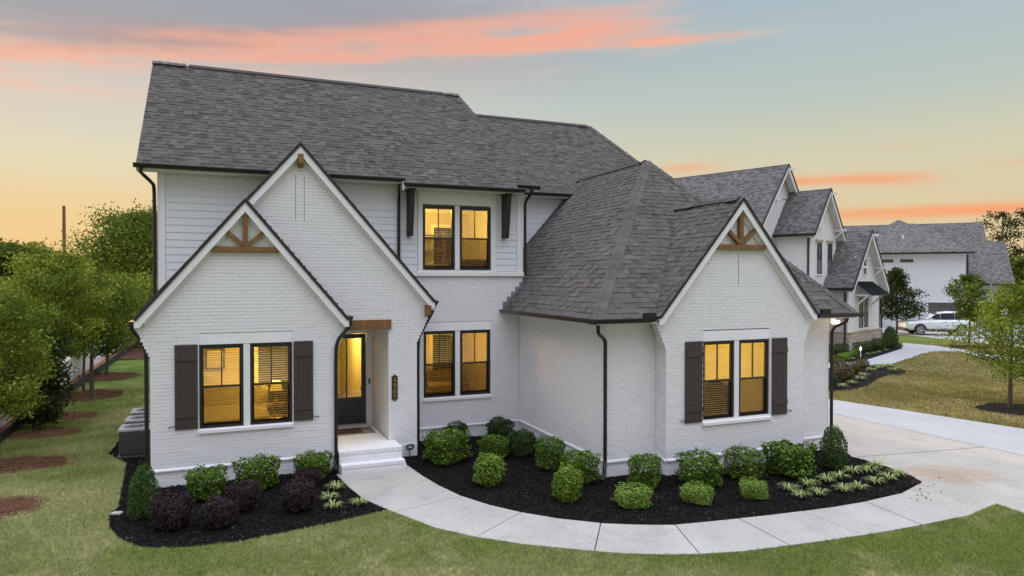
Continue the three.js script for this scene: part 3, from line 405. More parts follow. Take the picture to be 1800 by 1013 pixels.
// ---- porch: floor, steps, door, beam
mk('porch_floor', rb(3.89, 5.2, 0.3, 0.5, -2.6, -0.44, 0.01), M.white, house);
mk('landing', rb(3.92, 5.34, 0.0, 0.42, -0.44, 0.27, 0.01), M.mortar, house); mk('step', rb(3.92, 5.36, 0.0, 0.17, 0.275, 0.59, 0.01), M.mortar, house);
for (const [zf, y, x1] of [[0.3, 0.5, 5.37], [0.62, 0.25, 5.39]]) { brickWall(facing.front(zf), 0, y - 0.08, () => [[3.9, x1]], { thick: 0.03, seed: 30 }); brickWall(facing.right(x1), 0, y - 0.08, () => [[-zf + 0.02, -zf + (y > 0.3 ? 0.74 : 0.31)]], { thick: 0.03, seed: 31 }); const tr = mk('tread', bx(3.92, x1 - 0.03, y - 0.085, y - 0.012, zf - (y > 0.3 ? 0.74 : 0.31), zf - 0.02), M.mortar, house); for (let x = 3.9, k = 0; x < x1 - 0.03; x += 0.0775, k++) { const m = mk('brick', unitBox, M.brick, tr); m.scale.set(Math.min(0.07, x1 - x), 0.075, 0.25); m.position.set(x + 0.035, y - 0.04 + (k % 3) * 0.0012, zf - 0.115); } if (y > 0.3) mk('landing_top', bx(3.9, 5.36, 0.43, 0.497, -0.43, 0.05), M.white, house); }
mk('porch_ceiling', bx(3.9, 5.2, porchTop + 0.02, porchTop + 0.08, -2.6, -0.65), M.white, house);
mk('porch_back', merge([bx(3.88, 4.02, 0.5, 3.3, -2.72, -2.6), bx(5.06, 5.22, 0.5, 3.3, -2.72, -2.6), bx(4.02, 5.06, 3.0, 3.3, -2.72, -2.6)]), M.white, house);
mk('beam', rb(3.9, 5.27, 3.26, 3.5, -0.62, -0.37, 0.012), M.wood, house);
{
  const d = grp('door', house), x0 = 4.03, x1 = 5.05, z0 = -2.67, z1 = -2.62;
  mk('door_leaf', merge([bx(x0, x0 + 0.12, 0.5, 2.99, z0, z1), bx(x1 - 0.12, x1, 0.5, 2.99, z0, z1), bx(x0 + 0.12, x1 - 0.12, 2.87, 2.99, z0, z1), bx(x0 + 0.12, x1 - 0.12, 0.5, 1.25, z0, z1)]), M.door, d);
  mk('panel', rb(x0 + 0.18, x1 - 0.18, 0.68, 1.14, z1 - 0.01, z1 + 0.012, 0.006), M.door, d);
  mk('muntin', bx(4.51, 4.545, 1.25, 2.87, z0 + 0.006, z1 - 0.004), M.door, d); mk('pane', bx(x0 + 0.12, x1 - 0.12, 1.25, 2.87, -2.648, -2.643), M.glass, d);
  mk('handle', merge([bx(4.965, 5.005, 1.38, 1.62, z1, z1 + 0.02), bx(4.88, 5.0, 1.47, 1.5, z1 + 0.035, z1 + 0.05), bx(4.97, 5.0, 1.47, 1.5, z1, z1 + 0.05)]), M.black, d); mk('lock', new THREE.CylinderGeometry(0.03, 0.03, 0.02, 16).rotateX(Math.PI / 2).translate(4.985, 1.72, z1 + 0.01), M.black, d);
  mk('doorbell', rb(5.115, 5.16, 1.6, 1.75, -2.6, -2.575, 0.01), M.black, house); mk('threshold', bx(4.02, 5.06, 0.5, 0.53, -2.6, -2.5), M.conc, d);
}
{ // door mats
  const c = document.createElement('canvas'); c.width = 128; c.height = 64; const x = c.getContext('2d'); x.fillStyle = '#161414'; x.fillRect(0, 0, 128, 64); x.fillStyle = '#cfc8be'; for (let i = 0; i < 5; i++) x.fillRect(0, 4 + i * 13, 128, 5); const t = new THREE.CanvasTexture(c); t.colorSpace = THREE.SRGBColorSpace;
  const a = mk('striped_mat', new THREE.BoxGeometry(1.05, 0.008, 0.75), std({ map: t, roughness: 1 }), scene); a.position.set(4.55, 0.505, -1.75); a.userData = { label: 'black and white striped rug on the porch floor before the door', category: 'rug' };
  const b = mk('door_mat', rb(-0.36, 0.36, 0, 0.018, -0.22, 0.22, 0.006), std({ color: C3(0.1, 0.042, 0.02), roughness: 1 }), scene); b.position.set(4.42, 0.51, -1.78); b.userData = { label: 'brown coir door mat lying on the striped porch rug', category: 'door mat' };
}
// ---- house number plaque
const font = await new FontLoader().loadAsync('fonts/droid/droid_serif_regular.typeface.json');
{
  const g = grp('number_plaque', house), sh = new THREE.Shape(), w = 0.07, h = 0.27; sh.moveTo(-w, -h); sh.quadraticCurveTo(-w * 0.9, -h - 0.03, -w * 0.45, -h - 0.025); sh.quadraticCurveTo(0, -h - 0.1, w * 0.45, -h - 0.025); sh.quadraticCurveTo(w * 0.9, -h - 0.03, w, -h); sh.lineTo(w, h); sh.quadraticCurveTo(w * 0.9, h + 0.03, w * 0.45, h + 0.025); sh.quadraticCurveTo(0, h + 0.1, -w * 0.45, h + 0.025); sh.quadraticCurveTo(-w * 0.9, h + 0.03, -w, h); sh.closePath();
  const e = new THREE.ExtrudeGeometry(sh, { depth: 0.02, bevelEnabled: false }); const rim = e.clone(); rim.scale(1.13, 1.03, 0.6); rim.translate(5.36, 1.79, -0.448); e.translate(5.36, 1.79, -0.446); mk('rim', boxUV(rim), M.gold, g); mk('plate', boxUV(e), M.black, g);
  [...'4967'].forEach((ch, i) => { const t = new TextGeometry(ch, { font, size: 0.115, depth: 0.008, curveSegments: 6 }); t.computeBoundingBox(); const b = t.boundingBox; t.translate(5.36 - (b.max.x + b.min.x) / 2, 1.99 - i * 0.148 - 0.05, -0.426); mk('digit', t, M.gold, g); });
}

// ---- siding
const sidingGeo = (() => { const g = prismZY([[0, 0], [0.02, 0], [0.006, 0.2], [0, 0.2]], -0.5, 0.5); return g; })();
function siding(parent, x0, x1, y0, y1, z, spansAt, reveal = 0.178, holes = [], name = 'siding_board', mat = M.siding) {
  for (let y = y0; y < y1 - 0.02; y += reveal) { let sp = spansAt ? spansAt(y + reveal / 2) : [[x0, x1]]; for (const [a, b, c, d] of holes) if (y + reveal / 2 > c && y + reveal / 2 < d) sp = cut(sp, a, b); for (const [a, b] of sp) { if (b - a < 0.03) continue; const m = mk(name, sidingGeo, mat, parent); m.scale.set(b - a, Math.min(1, (y1 - y) / 0.2), 1); m.position.set((a + b) / 2, y, z); } }
}
{
  const w = mk('siding_wall', merge([bx(0.02, 6.46, 3.4, 7.1, -2.1, -1.902), bx(6.46, 8.48, 6.56, 7.1, -2.1, -1.902), bx(6.46, 8.48, 4.6, 4.75, -2.1, -1.902), bx(8.48, 9.45, 4.6, 7.1, -2.1, -1.902)]), M.siding, house);
  siding(w, 0.17, 6.33, 4.02, 7.0, -1.9, (y) => (y < 4.7 ? [[0.17, 6.1]] : [[0.17, 6.33], [8.625, 9.27]]));
  const w2 = mk('siding_wall', bx(9.46, 13.2, 4.0, 7.3, -4.6, -4.362), M.siding, house); siding(w2, 9.47, 12.9, 4.4, 7.28, -4.36, null);
}
mk('corner_board', rb(0.0, 0.165, 3.3, 7.1, -2.0, -1.868, 0.005), M.white, house); mk('corner_board', rb(9.28, 9.47, 4.7, 7.0, -2.0, -1.868, 0.005), M.white, house);
mk('window_trim', merge([rb(6.34, 6.468, 4.7, 6.95, -1.95, -1.862, 0.004), rb(8.472, 8.62, 4.7, 6.95, -1.95, -1.862, 0.004), rb(6.468, 8.472, 6.562, 6.95, -1.95, -1.862, 0.004)]), M.white, house);
mk('band_board', rb(5.9, 9.5, 4.58, 4.7, -2.0, -1.83, 0.008), M.white, house);
for (const x of [6.02, 8.8]) mk('bracket', prismZY([[-1.9, 6.9], [-1.4, 6.9], [-1.62, 5.66], [-1.9, 5.66]], x, x + 0.12), M.bracket, house);
mk('bracket_cap', merge([rb(5.99, 6.17, 6.88, 6.912, -1.88, -1.38, 0.004), rb(8.77, 8.95, 6.88, 6.912, -1.88, -1.38, 0.004)]), M.bracket, house);

// ---- roofs: deck + single shingles
const SH = 0.122; const shingleGeo = boxUV(new THREE.BoxGeometry(1, 1, 1));
const SHT = [[0.118, 0.105, 0.098], [0.107, 0.095, 0.089], [0.13, 0.117, 0.11], [0.084, 0.074, 0.069], [0.146, 0.132, 0.124], [0.113, 0.097, 0.089]];
const shMats = SHT.map((c) => matte({ color: C3(...c), roughness: 0.95, bumpMap: tRough, bumpScale: 0.004 }));
function planeOf(pts) { const P = pts.map((p) => V(...p)), u = P[1].clone().sub(P[0]).normalize(); let n = V(0, 0, 0); for (let i = 1; i + 1 < P.length; i++) n.add(P[i].clone().sub(P[0]).cross(P[i + 1].clone().sub(P[0]))); n.normalize(); if (n.y < 0) n.negate(); let v = n.clone().cross(u); if (v.y < 0) { u.negate(); v = n.clone().cross(u); } return { P, u, v, n, o: P[0], uv: P.map((p) => { const d = p.clone().sub(P[0]); return [d.dot(u), d.dot(v)]; }) }; }
function roofPlane(pts, { single = 0, seed = 1, lay = true, sh = SH, parent = house, mat = M.deck, thick = 0.05, name = 'roof' } = {}) {
  const L = planeOf(pts), g = new THREE.ShapeGeometry(new THREE.Shape(L.uv.map(([a, b]) => new THREE.Vector2(a, b)))); const e = new THREE.ExtrudeGeometry(new THREE.Shape(L.uv.map(([a, b]) => new THREE.Vector2(a, b))), { depth: thick, bevelEnabled: false }); e.translate(0, 0, -thick);
  const uvs = e.attributes.uv, pp = e.attributes.position; for (let i = 0; i < pp.count; i++) uvs.setXY(i, pp.getX(i), pp.getY(i));
  const B = new THREE.Matrix4().makeBasis(L.u, L.v, L.n).setPosition(L.o); e.applyMatrix4(B); const roof = mk(name, e.index ? e.toNonIndexed() : e, mat, parent); if (!lay) return roof;
  const r = mulberry(seed * 31 + 5), tabs = [], vs = L.uv.map((p) => p[1]), v0 = Math.min(...vs), v1 = Math.max(...vs);
  for (let v = v0 - 0.005, k = 0; v < v1; v += sh, k++) {
    const vm = Math.min(Math.max(v + sh * 0.5, v0 + 0.01), v1 - 0.002), xs = []; for (let i = 0; i < L.uv.length; i++) { const a = L.uv[i], b = L.uv[(i + 1) % L.uv.length]; if ((a[1] > vm) !== (b[1] > vm)) xs.push(a[0] + (b[0] - a[0]) * (vm - a[1]) / (b[1] - a[1])); } xs.sort((a, b) => a - b);
    for (let i = 0; i + 1 < xs.length; i += 2) { let s = xs[i] - r() * 0.25; while (s < xs[i + 1]) { const w = 0.09 + r() * 0.15, s0 = Math.max(xs[i], s), s1 = Math.min(xs[i + 1], s + w); if (s1 - s0 > 0.015) { const pn = fbm((s0 + seed * 7) * 0.8, v * 0.8, seed, 3); const up = r() < 0.5; let t = Math.floor(r() * 3 + (pn - 0.35) * 1.2) % 6; if (r() < 0.25) t = Math.floor(r() * 6); if (t < 0) t += 6; tabs.push([(s0 + s1) / 2, Math.min(v + sh * 0.5 + 0.012, v1 - sh * 0.5 - 0.012), s1 - s0 - 0.003, up ? 0.015 : 0.008, t]); } s += w; } }
  }
  const place = ([s, v, w, h]) => { const p = L.o.clone().addScaledVector(L.u, s).addScaledVector(L.v, v).addScaledVector(L.n, h * 0.5 + 0.006); return new THREE.Matrix4().makeBasis(L.u, L.v, L.n).multiply(new THREE.Matrix4().makeRotationX(-0.055)).multiply(new THREE.Matrix4().makeScale(w, sh + 0.02, h)).setPosition(p); };
  if (single) { tabs.sort((a, b) => L.o.clone().addScaledVector(L.u, a[0]).addScaledVector(L.v, a[1]).distanceTo(CAM) - L.o.clone().addScaledVector(L.u, b[0]).addScaledVector(L.v, b[1]).distanceTo(CAM)); for (const t of tabs.splice(0, single)) mk('shingle', shingleGeo, shMats[t[4]], roof).applyMatrix4(place(t)); }
  const im = new THREE.InstancedMesh(shingleGeo, M.shingle, tabs.length), col = new THREE.Color(); tabs.forEach((t, i) => { im.setMatrixAt(i, place(t)); const c = SHT[t[4]], k = 0.94 + r() * 0.12; im.setColorAt(i, col.setRGB(c[0] * k, c[1] * k, c[2] * k)); });
  im.name = 'shingles'; im.userData = { kind: 'stuff' }; shade(im); roof.add(im); return roof;
}
// wing hip: eave y, corners, apex
const ey = 3.62, ax = 12.7, ay = 7.9, az = -0.35, wl = 8.85, wr = 16.55, wf = 3.5;
const mr = 10.27, mz = -4.15, me = 7.15, mze = -1.47, ms = (mr - me) / (mze - mz);
const rMain = roofPlane([[-0.4, me, mze], [9.72, me, mze], [8.2, mr, mz], [-0.27, mr, mz]], { seed: 1 });
const rLow = roofPlane([[5.82, me - 0.11 * ms, mze + 0.11], [9.3, me - 0.11 * ms, mze + 0.11], [9.4, me - 0.002, mze + 0.002], [5.82, me - 0.002, mze + 0.002]], { seed: 9 });
const rSec = roofPlane([[8.9, 7.33, -4.0], [17.0, 7.33, -4.0], [14.26, 10.33, -6.6], [9.0, 10.33, -6.6]], { seed: 2 });
roofPlane([[9.72, me, mze], [9.72, me, -6.9], [8.2, mr, mz]], { lay: false }); roofPlane([[-0.4, me, -6.83], [9.72, me, -6.83], [8.2, mr, mz], [-0.27, mr, mz]], { lay: false }); roofPlane([[17, 7.33, -4], [17, 7.33, -9.2], [14.26, 10.33, -6.6]], { lay: false }); roofPlane([[8.9, 7.33, -9.2], [17, 7.33, -9.2], [14.26, 10.33, -6.6], [8.9, 10.33, -6.6]], { lay: false });
const rWingL = roofPlane([[wl, ey, -1.9], [wl, ey, wf], [ax, ay, az], [ax, ay, -4.55], [12.19, 7.34, -4.05], [12.16, 7.3, -4.36], [9.46, 4.298, -4.36], [9.46, 4.298, -1.9]], { seed: 3, single: 300, sh: 0.15 });
const rWingF = roofPlane([[wl, ey, wf], [10.42, ey, wf], [12.72, 6.38, 1.01], [15.02, ey, wf], [wr, ey, wf], [ax, ay, az]], { seed: 4, sh: 0.15 });
roofPlane([[wr, ey, wf], [wr, ey, -9], [ax, ay, -9], [ax, ay, az]], { seed: 5 });
const gableRoof = (g, zb, seedL, lay, zb2 = zb) => { const e = 0.025; const a = roofPlane([[g.e0, g.y - (g.x - g.e0) * g.s, zb2], [g.e0, g.y - (g.x - g.e0) * g.s, g.z + e], [g.x, g.y, g.z + e], [g.x, g.y, zb]], { seed: seedL, lay, sh: 0.15 }); const b = roofPlane([[g.e1, g.y - (g.e1 - g.x) * g.s, g.z + e], [g.e1, g.y - (g.e1 - g.x) * g.s, zb2], [g.x, g.y, zb], [g.x, g.y, g.z + e]], { seed: seedL + 1, lay, sh: 0.15 }); return [a, b]; };
gableRoof(gA, -0.45, 20, true); gableRoof({ ...gB, e0: 1.2 }, -1.95, 22, true, -1.9);
gableRoof(gW, 1.0, 24, true, 3.5);
// ridge caps and vents
const capGeo = (() => { const a = new THREE.BoxGeometry(0.17, 0.02, 0.24), b = a.clone(); a.translate(-0.085, 0, 0); a.rotateZ(0.62); b.translate(0.085, 0, 0); b.rotateZ(-0.62); const g = merge([a, b]); g.rotateX(-0.1); return boxUV(g); })();
function caps(a, b, parent, from = 0, to = 1, seed = 1) { const A = V(...a), B = V(...b), d = B.clone().sub(A), len = d.length(), z = d.clone().normalize(), x = V(0, 1, 0).cross(z).normalize(), y = z.clone().cross(x), r = mulberry(seed), n = Math.floor(len * (to - from) / 0.19); for (let i = 0; i < n; i++) { const m = mk('ridge_cap', capGeo, shMats[[0, 2, 4, 1, 2, 4][Math.floor(r() * 6)]], parent), p = A.clone().addScaledVector(z, len * from + (i + 0.5) * 0.19).addScaledVector(y, 0.034 + (i % 2) * 0.002); m.applyMatrix4(new THREE.Matrix4().makeBasis(x, y, z).setPosition(p)); } }
caps([wl, ey, wf], [ax, ay, az], rWingL, 0, 1, 3); caps([wr, ey, wf], [ax, ay, az], rWingF, 0, 1, 4);
caps([ax, ay, -4.5], [ax, ay, az], rWingL, 0, 0.07, 5); caps([ax, ay, -4.5], [ax, ay, az], rWingL, 0.93, 1, 6);
caps([gW.x, gW.y, 1.05], [gW.x, gW.y, gW.z], rWingF, 0, 0.3, 7); caps([gW.x, gW.y, 1.05], [gW.x, gW.y, gW.z], rWingF, 0.8, 1, 8);
caps([-0.27, mr, mz], [8.2, mr, mz], rMain, 0, 0.1, 9); caps([-0.27, mr, mz], [8.2, mr, mz], rMain, 0.955, 1, 10); caps([9.0, 10.33, -6.6], [14.26, 10.33, -6.6], rSec, 0.9, 1, 11); caps([9.72, me, mze], [8.2, mr, mz], rMain, 0, 1, 12); caps([17, 7.33, -4], [14.26, 10.33, -6.6], rSec, 0, 1, 13);
const ventGeo = (a, b) => { const A = V(...a), B = V(...b), z = B.clone().sub(A), l = z.length(); z.normalize(); const g = merge([new THREE.BoxGeometry(0.14, 0.02, l).rotateZ(0.75).translate(-0.05, -0.012, 0), new THREE.BoxGeometry(0.14, 0.02, l).rotateZ(-0.75).translate(0.05, -0.012, 0)]); const x = V(0, 1, 0).cross(z).normalize(); g.applyMatrix4(new THREE.Matrix4().makeBasis(x, z.clone().cross(x), z).setPosition(A.add(B).multiplyScalar(0.5))); return boxUV(g); };
mk('ridge_vent', ventGeo([0.6, mr, mz], [7.75, mr, mz]), M.vent, rMain); mk('ridge_vent', ventGeo([9.2, 10.33, -6.6], [13.7, 10.33, -6.6]), M.vent, rSec); mk('ridge_vent', ventGeo([ax, ay + 0.01, -4.1], [ax, ay + 0.01, -0.75]), M.vent, rWingL); mk('ridge_vent', ventGeo([gW.x, gW.y + 0.01, 1.85], [gW.x, gW.y + 0.01, 3.1]), M.vent, rWingF);

// rake boards of a gable: white fascia, dark drip edge, inner moulding, soffit, timber truss
function rake(g, w, zWall) {
  const c = Math.cos(Math.atan(g.s)), vert = w / c, bed = 0.055 / c;
  for (const s of [-1, 1]) {
    const ex = s < 0 ? g.e0 : g.e1, x = (t) => g.x + s * t, run = Math.abs(ex - g.x), yo = g.y - run * g.s;
    mk('rake_board', prismXY([[g.x, g.y - 0.035], [ex, yo - 0.035], [ex, yo - vert * 0.62], [x(run - 0.1), yo + 0.1 * g.s - vert], [g.x, g.y - vert]], g.z - 0.03, g.z), M.white, house);
    mk('drip_edge', prismXY([[g.x, g.y + 0.004], [ex, yo + 0.004], [ex, yo - 0.034], [g.x, g.y - 0.034]], g.z - 0.035, g.z + 0.03), M.black, house);
    mk('rake_soffit', prismXY([[g.x, g.y - vert * 0.75], [x(run - 0.06), yo + 0.06 * g.s - vert * 0.75], [x(run - 0.12), yo + 0.12 * g.s - vert * 0.97], [g.x, g.y - vert * 0.97]], zWall + 0.002, g.z - 0.03), M.white, house);
    mk('rake_moulding', prismXY([[g.x, g.y - vert * 0.96], [x(run - 0.16), yo + 0.16 * g.s - vert * 0.96], [x(run - 0.2), yo + 0.2 * g.s - vert - bed], [g.x, g.y - vert - bed]], zWall + 0.003, zWall + 0.04), M.white, house);
  }
}
rake(gA, 0.185, 0); rake(gB, 0.185, -0.45); rake(gW, 0.185, 3.46);
function truss(g, by, hw, z0, z1) { const bh = 0.115; const top = g.y - 0.36, t = grp('gable_truss', house); mk('beam', rb(g.x - hw, g.x + hw, by, by + bh, z0, z1, 0.006), M.wood, t); mk('post', rb(g.x - 0.055, g.x + 0.055, by + bh, top, z0, z1, 0.006), M.wood, t); for (const s of [-1, 1]) mk('brace', bar([g.x + s * 0.06, by + bh + 0.05, (z0 + z1) / 2], [g.x + s * 0.43, by + bh + 0.37, (z0 + z1) / 2], 0.085, (z1 - z0) * 0.95), M.wood, t); }
truss(gA, 5.1, 0.72, 0.02, 0.125); truss(gW, 5.19, 0.72, 3.48, 3.585);
mk('gable_block', prismZY([[-0.45, 7.42], [-0.24, 7.42], [-0.24, 7.2], [-0.3, 7.12], [-0.45, 7.12]], 3.06, 3.18), M.wood, house);
mk('gable_block', prismZY([[-0.45, 3.84], [-0.24, 3.84], [-0.26, 3.6], [-0.45, 3.56]], 6.13, 6.25), M.wood, house);

// ---- eaves: soffits, gutters, downspouts
function gutter(a, b) { const A = V(...a), B = V(...b), z = B.clone().sub(A), l = z.length(); z.normalize(); const sh = [[0, 0], [0.11, 0], [0.115, -0.02], [0.1, -0.05], [0.085, -0.1], [0, -0.1]]; const g = prismXY(sh, 0, l); let x = V(z.z, 0, -z.x); const side = b[3] ?? 1; x.multiplyScalar(side); let m = new THREE.Matrix4().makeBasis(x, V(0, 1, 0), z).setPosition(A); g.applyMatrix4(m); mk('gutter', m.determinant() < 0 ? boxUV(flip(g)) : boxUV(g), M.gutter, house); }
gutter([-0.45, me + 0.01, mze + 0.0], [5.86, me + 0.01, mze + 0.0, -1]); gutter([9.1, me + 0.01, mze], [9.8, me + 0.01, mze, -1]);
gutter([5.86, me - 0.11 * ms + 0.01, mze + 0.11], [9.28, me - 0.11 * ms + 0.01, mze + 0.11, -1]); gutter([9.0, 7.34, -4.0], [12.3, 7.34, -4.0, -1]);
gutter([wl, ey + 0.01, wf + 0.1], [wl, ey + 0.01, -1.9, 1]); gutter([wl - 0.1, ey + 0.01, wf], [10.25, ey + 0.01, wf, -1]); gutter([15.15, ey + 0.01, wf], [wr + 0.12, ey + 0.01, wf, -1]); gutter([wr, ey + 0.01, -9], [wr, ey + 0.01, wf + 0.1, 1]);
mk('gutter_guard', merge([rb(9.98, 10.3, ey + 0.0, ey + 0.13, wf + 0.06, wf + 0.13, 0.006), rb(10.24, 10.3, ey, ey + 0.13, wf - 0.1, wf + 0.12, 0.006)]), M.gutter, house); mk('gutter_guard', rb(15.2, 15.5, ey, ey + 0.13, wf + 0.06, wf + 0.13, 0.006), M.gutter, house);
gutter([gA.e0 - 0.0, 3.6, gA.z - 0.06], [gA.e0, 3.6, -3, 1]); gutter([gA.e1, 3.62, -0.44], [gA.e1, 3.62, gA.z - 0.06, 1]); gutter([gB.e1, 3.95, -1.88], [gB.e1, 3.95, gB.z - 0.05, 1]);
mk('soffit', merge([bx(-0.38, 5.84, 7.03, 7.07, -1.9, mze), bx(5.84, 9.3, 6.915, 6.95, -1.86, mze + 0.1), bx(9.3, 9.7, 7.03, 7.07, -1.9, mze), bx(9.4, 12.6, 7.2, 7.24, -4.4, -4.0)]), M.white, house);
mk('fascia', merge([bx(5.8, 5.84, 6.85, 7.12, -1.7, mze + 0.09), bx(-0.4, -0.38, 7.0, 7.14, -1.9, mze)]), M.white, house);
mk('soffit', merge([bx(wl + 0.02, 9.36, 3.5, 3.54, -1.88, wf - 0.02), bx(wl + 0.02, 10.4, 3.502, 3.538, 3.06, wf), bx(15.06, wr - 0.02, 3.5, 3.54, 3.06, wf), bx(16.08, wr - 0.02, 3.502, 3.538, -9, 3.06)]), M.white, house);
mk('frieze_board', merge([bx(9.33, 9.368, 3.36, 3.5, -1.88, 3.04), bx(9.33, 10.5, 3.36, 3.5, 3.042, 3.075), bx(15.0, 16.1, 3.36, 3.5, 3.042, 3.075)]), M.white, house);
function downspout(pts) { mk('downspout', tube(pts, 0.042, 10, pts.length * 6), M.gutter, house); }
downspout([[-0.3, 7.05, -1.42], [-0.3, 6.95, -1.44], [-0.16, 6.82, -1.6], [-0.07, 6.72, -1.8], [-0.06, 6.5, -1.84], [-0.06, 4.2, -1.84], [-0.06, 3.2, -1.84]]);
downspout([[5.72, 7.0, -1.42], [5.72, 6.9, -1.45], [5.78, 6.72, -1.72], [5.8, 6.6, -1.83], [5.8, 5.4, -1.83], [5.8, 4.4, -1.83]]);
downspout([[9.55, 7.04, -1.42], [9.54, 6.94, -1.45], [9.5, 6.78, -1.7], [9.52, 6.65, -1.84], [9.52, 5.5, -1.84], [9.52, 4.6, -1.84]]);
downspout([[8.98, 3.5, 3.35], [8.98, 3.4, 3.35], [9.0, 3.3, 3.33], [9.2, 3.2, 3.16], [9.31, 3.1, 3.09], [9.31, 2.8, 3.09], [9.31, 0.6, 3.09], [9.3, 0.42, 3.1], [9.25, 0.3, 3.16], [9.2, 0.12, 3.24], [9.08, 0.07, 3.36]]);
downspout([[16.3, 3.5, 3.42], [16.3, 3.42, 3.4], [16.24, 3.34, 3.3], [16.16, 3.26, 3.16], [16.13, 3.1, 3.08], [16.13, 1.5, 3.08], [16.13, 0.1, 3.08]]);
downspout([[4.21, 3.5, 0.02], [4.2, 3.42, 0.02], [4.1, 3.3, 0.04], [3.93, 3.1, 0.05], [3.87, 2.9, 0.05], [3.86, 2.4, 0.05], [3.86, 0.5, 0.05], [3.84, 0.25, 0.08], [3.78, 0.12, 0.2], [3.66, 0.07, 0.32]]);
downspout([[-0.33, 3.5, 0.0], [-0.33, 3.42, 0.0], [-0.22, 3.28, -0.03], [-0.09, 3.0, -0.06], [-0.075, 2.7, -0.06], [-0.075, 1.5, -0.06], [-0.075, 0.3, -0.06]]);
downspout([[6.42, 3.85, -0.5], [6.4, 3.75, -0.5], [6.15, 3.3, -0.52], [6.0, 3.0, -0.53], [5.98, 2.6, -0.53], [5.98, 0.1, -0.53]]);
// stepped flashing
for (let i = 0; i < 15; i++) { const x = 2.28 + i * 0.125, y = gA.y - (x - gA.x) * gA.s - 0.03; mk('flashing', rb(x - 0.03, x + 0.085, y - 0.1, y + 0.1, -0.45, -0.44, 0.002), M.zinc, house); }
for (let i = 0; i < 5; i++) { const x = 8.84 + i * 0.13, y = ey + (x - wl) * 1.112; mk('flashing', rb(x - 0.0, x + 0.13, y - 0.02, y + 0.24, -1.9, -1.889, 0.002), M.zinc, house); }
// wall lamp under the right eave
{ const g = grp('flood_lamp', house); mk('lamp_base', rb(16.28, 16.36, 3.42, 3.5, 2.9, 3.0, 0.008), M.white, g); for (const dz of [-0.07, 0.07]) { mk('bulb', new THREE.SphereGeometry(0.055, 14, 10).translate(16.38, 3.36, 2.97 + dz), lampMat(1, 0.62, 0.25, 9), g); } const p = new THREE.PointLight(C3(1, 0.62, 0.28), 2.6, 0, 2); p.position.set(16.42, 3.26, 3.02); p.castShadow = true; p.shadow.radius = 3; g.add(p); }
console.log('house done');

// ------------------------------------------------------------------ vegetation kit
class Leaves {
  constructor() { this.p = []; this.c = []; }
  add(x, y, z, size, col, r, out = null, asp = 0.5, lift = 0.32) { // one pointed leaf: two triangles
    const nn = V(r() - 0.5, r() - 0.5 + lift, r() - 0.5); if (out) nn.addScaledVector(out, 0.3); nn.normalize(); const a = V(r() - 0.5, r() - 0.5, r() - 0.5).cross(nn).normalize(); const b = nn.clone().cross(a); a.multiplyScalar(size * 0.5); b.multiplyScalar(size * asp * 0.5);
    const P = [x - a.x, y - a.y, z - a.z], Q = [x + b.x, y + b.y, z + b.z], R = [x + a.x, y + a.y, z + a.z], S = [x - b.x, y - b.y, z - b.z]; this.p.push(...P, ...Q, ...R, ...P, ...R, ...S); for (let i = 0; i < 6; i++) this.c.push(...col);
  }
  geo() { const g = new THREE.BufferGeometry(); g.setAttribute('position', new THREE.Float32BufferAttribute(this.p, 3)); g.setAttribute('color', new THREE.Float32BufferAttribute(this.c, 3)); g.computeVertexNormals(); return g; }
}
const tint = (base, alt, r, spread = 0.35) => { const t = r(), k = 1 - spread + r() * spread * 2; return [0, 1, 2].map((i) => (base[i] + (alt[i] - base[i]) * t) * k); };
// clipped shrub filling a unit box: x,z in -0.5..0.5, y 0..1
function shrubGeo(seed, kind, base, alt, n, leaf) {
  n = Math.round(n * 1.35); const r = mulberry(seed), L = new Leaves(), pw = kind === 'box' ? 4.5 : kind === 'cone' ? 2.2 : 2.4;
  for (let i = 0; i < n; i++) {
    let d = V(r() - 0.5, r() - 0.5, r() - 0.5).normalize(); const k = 1 / ((Math.abs(d.x) ** pw + Math.abs(d.y) ** pw + Math.abs(d.z) ** pw) ** (1 / pw)); const lump = 0.9 + 0.34 * (fbm(d.x * 2.6 + seed, d.y * 2.6, d.z * 2.6, 3) - 0.5) * 2 + 0.3 * (fbm(d.x * 7 + seed, d.y * 7, d.z * 7, 2) - 0.5); let rad = k * lump * (r() < 0.7 ? 0.9 + r() * 0.13 : 0.45 + r() * 0.5); if (r() < 0.05) rad *= 1.1;
    let x = d.x * rad * 0.5, y = d.y * rad * 0.5 + 0.5, z = d.z * rad * 0.5; if (kind === 'cone') { const s = 1.08 - 0.55 * y * y; x *= s; z *= s; } else if (y < 0.22) { const s = 0.66 + y * 1.55; x *= s; z *= s; }
    L.add(x, Math.max(0.02, y), z, leaf * (0.65 + r() * 0.75), tint(base, r() < 0.4 ? alt : base, r, 0.35), r, d, 0.6);
  }
  return L.geo();
}
const green = [0.05, 0.1, 0.013], lime = [0.2, 0.29, 0.03], deep = [0.035, 0.07, 0.018], purple = [0.028, 0.016, 0.019], plum = [0.066, 0.042, 0.05];
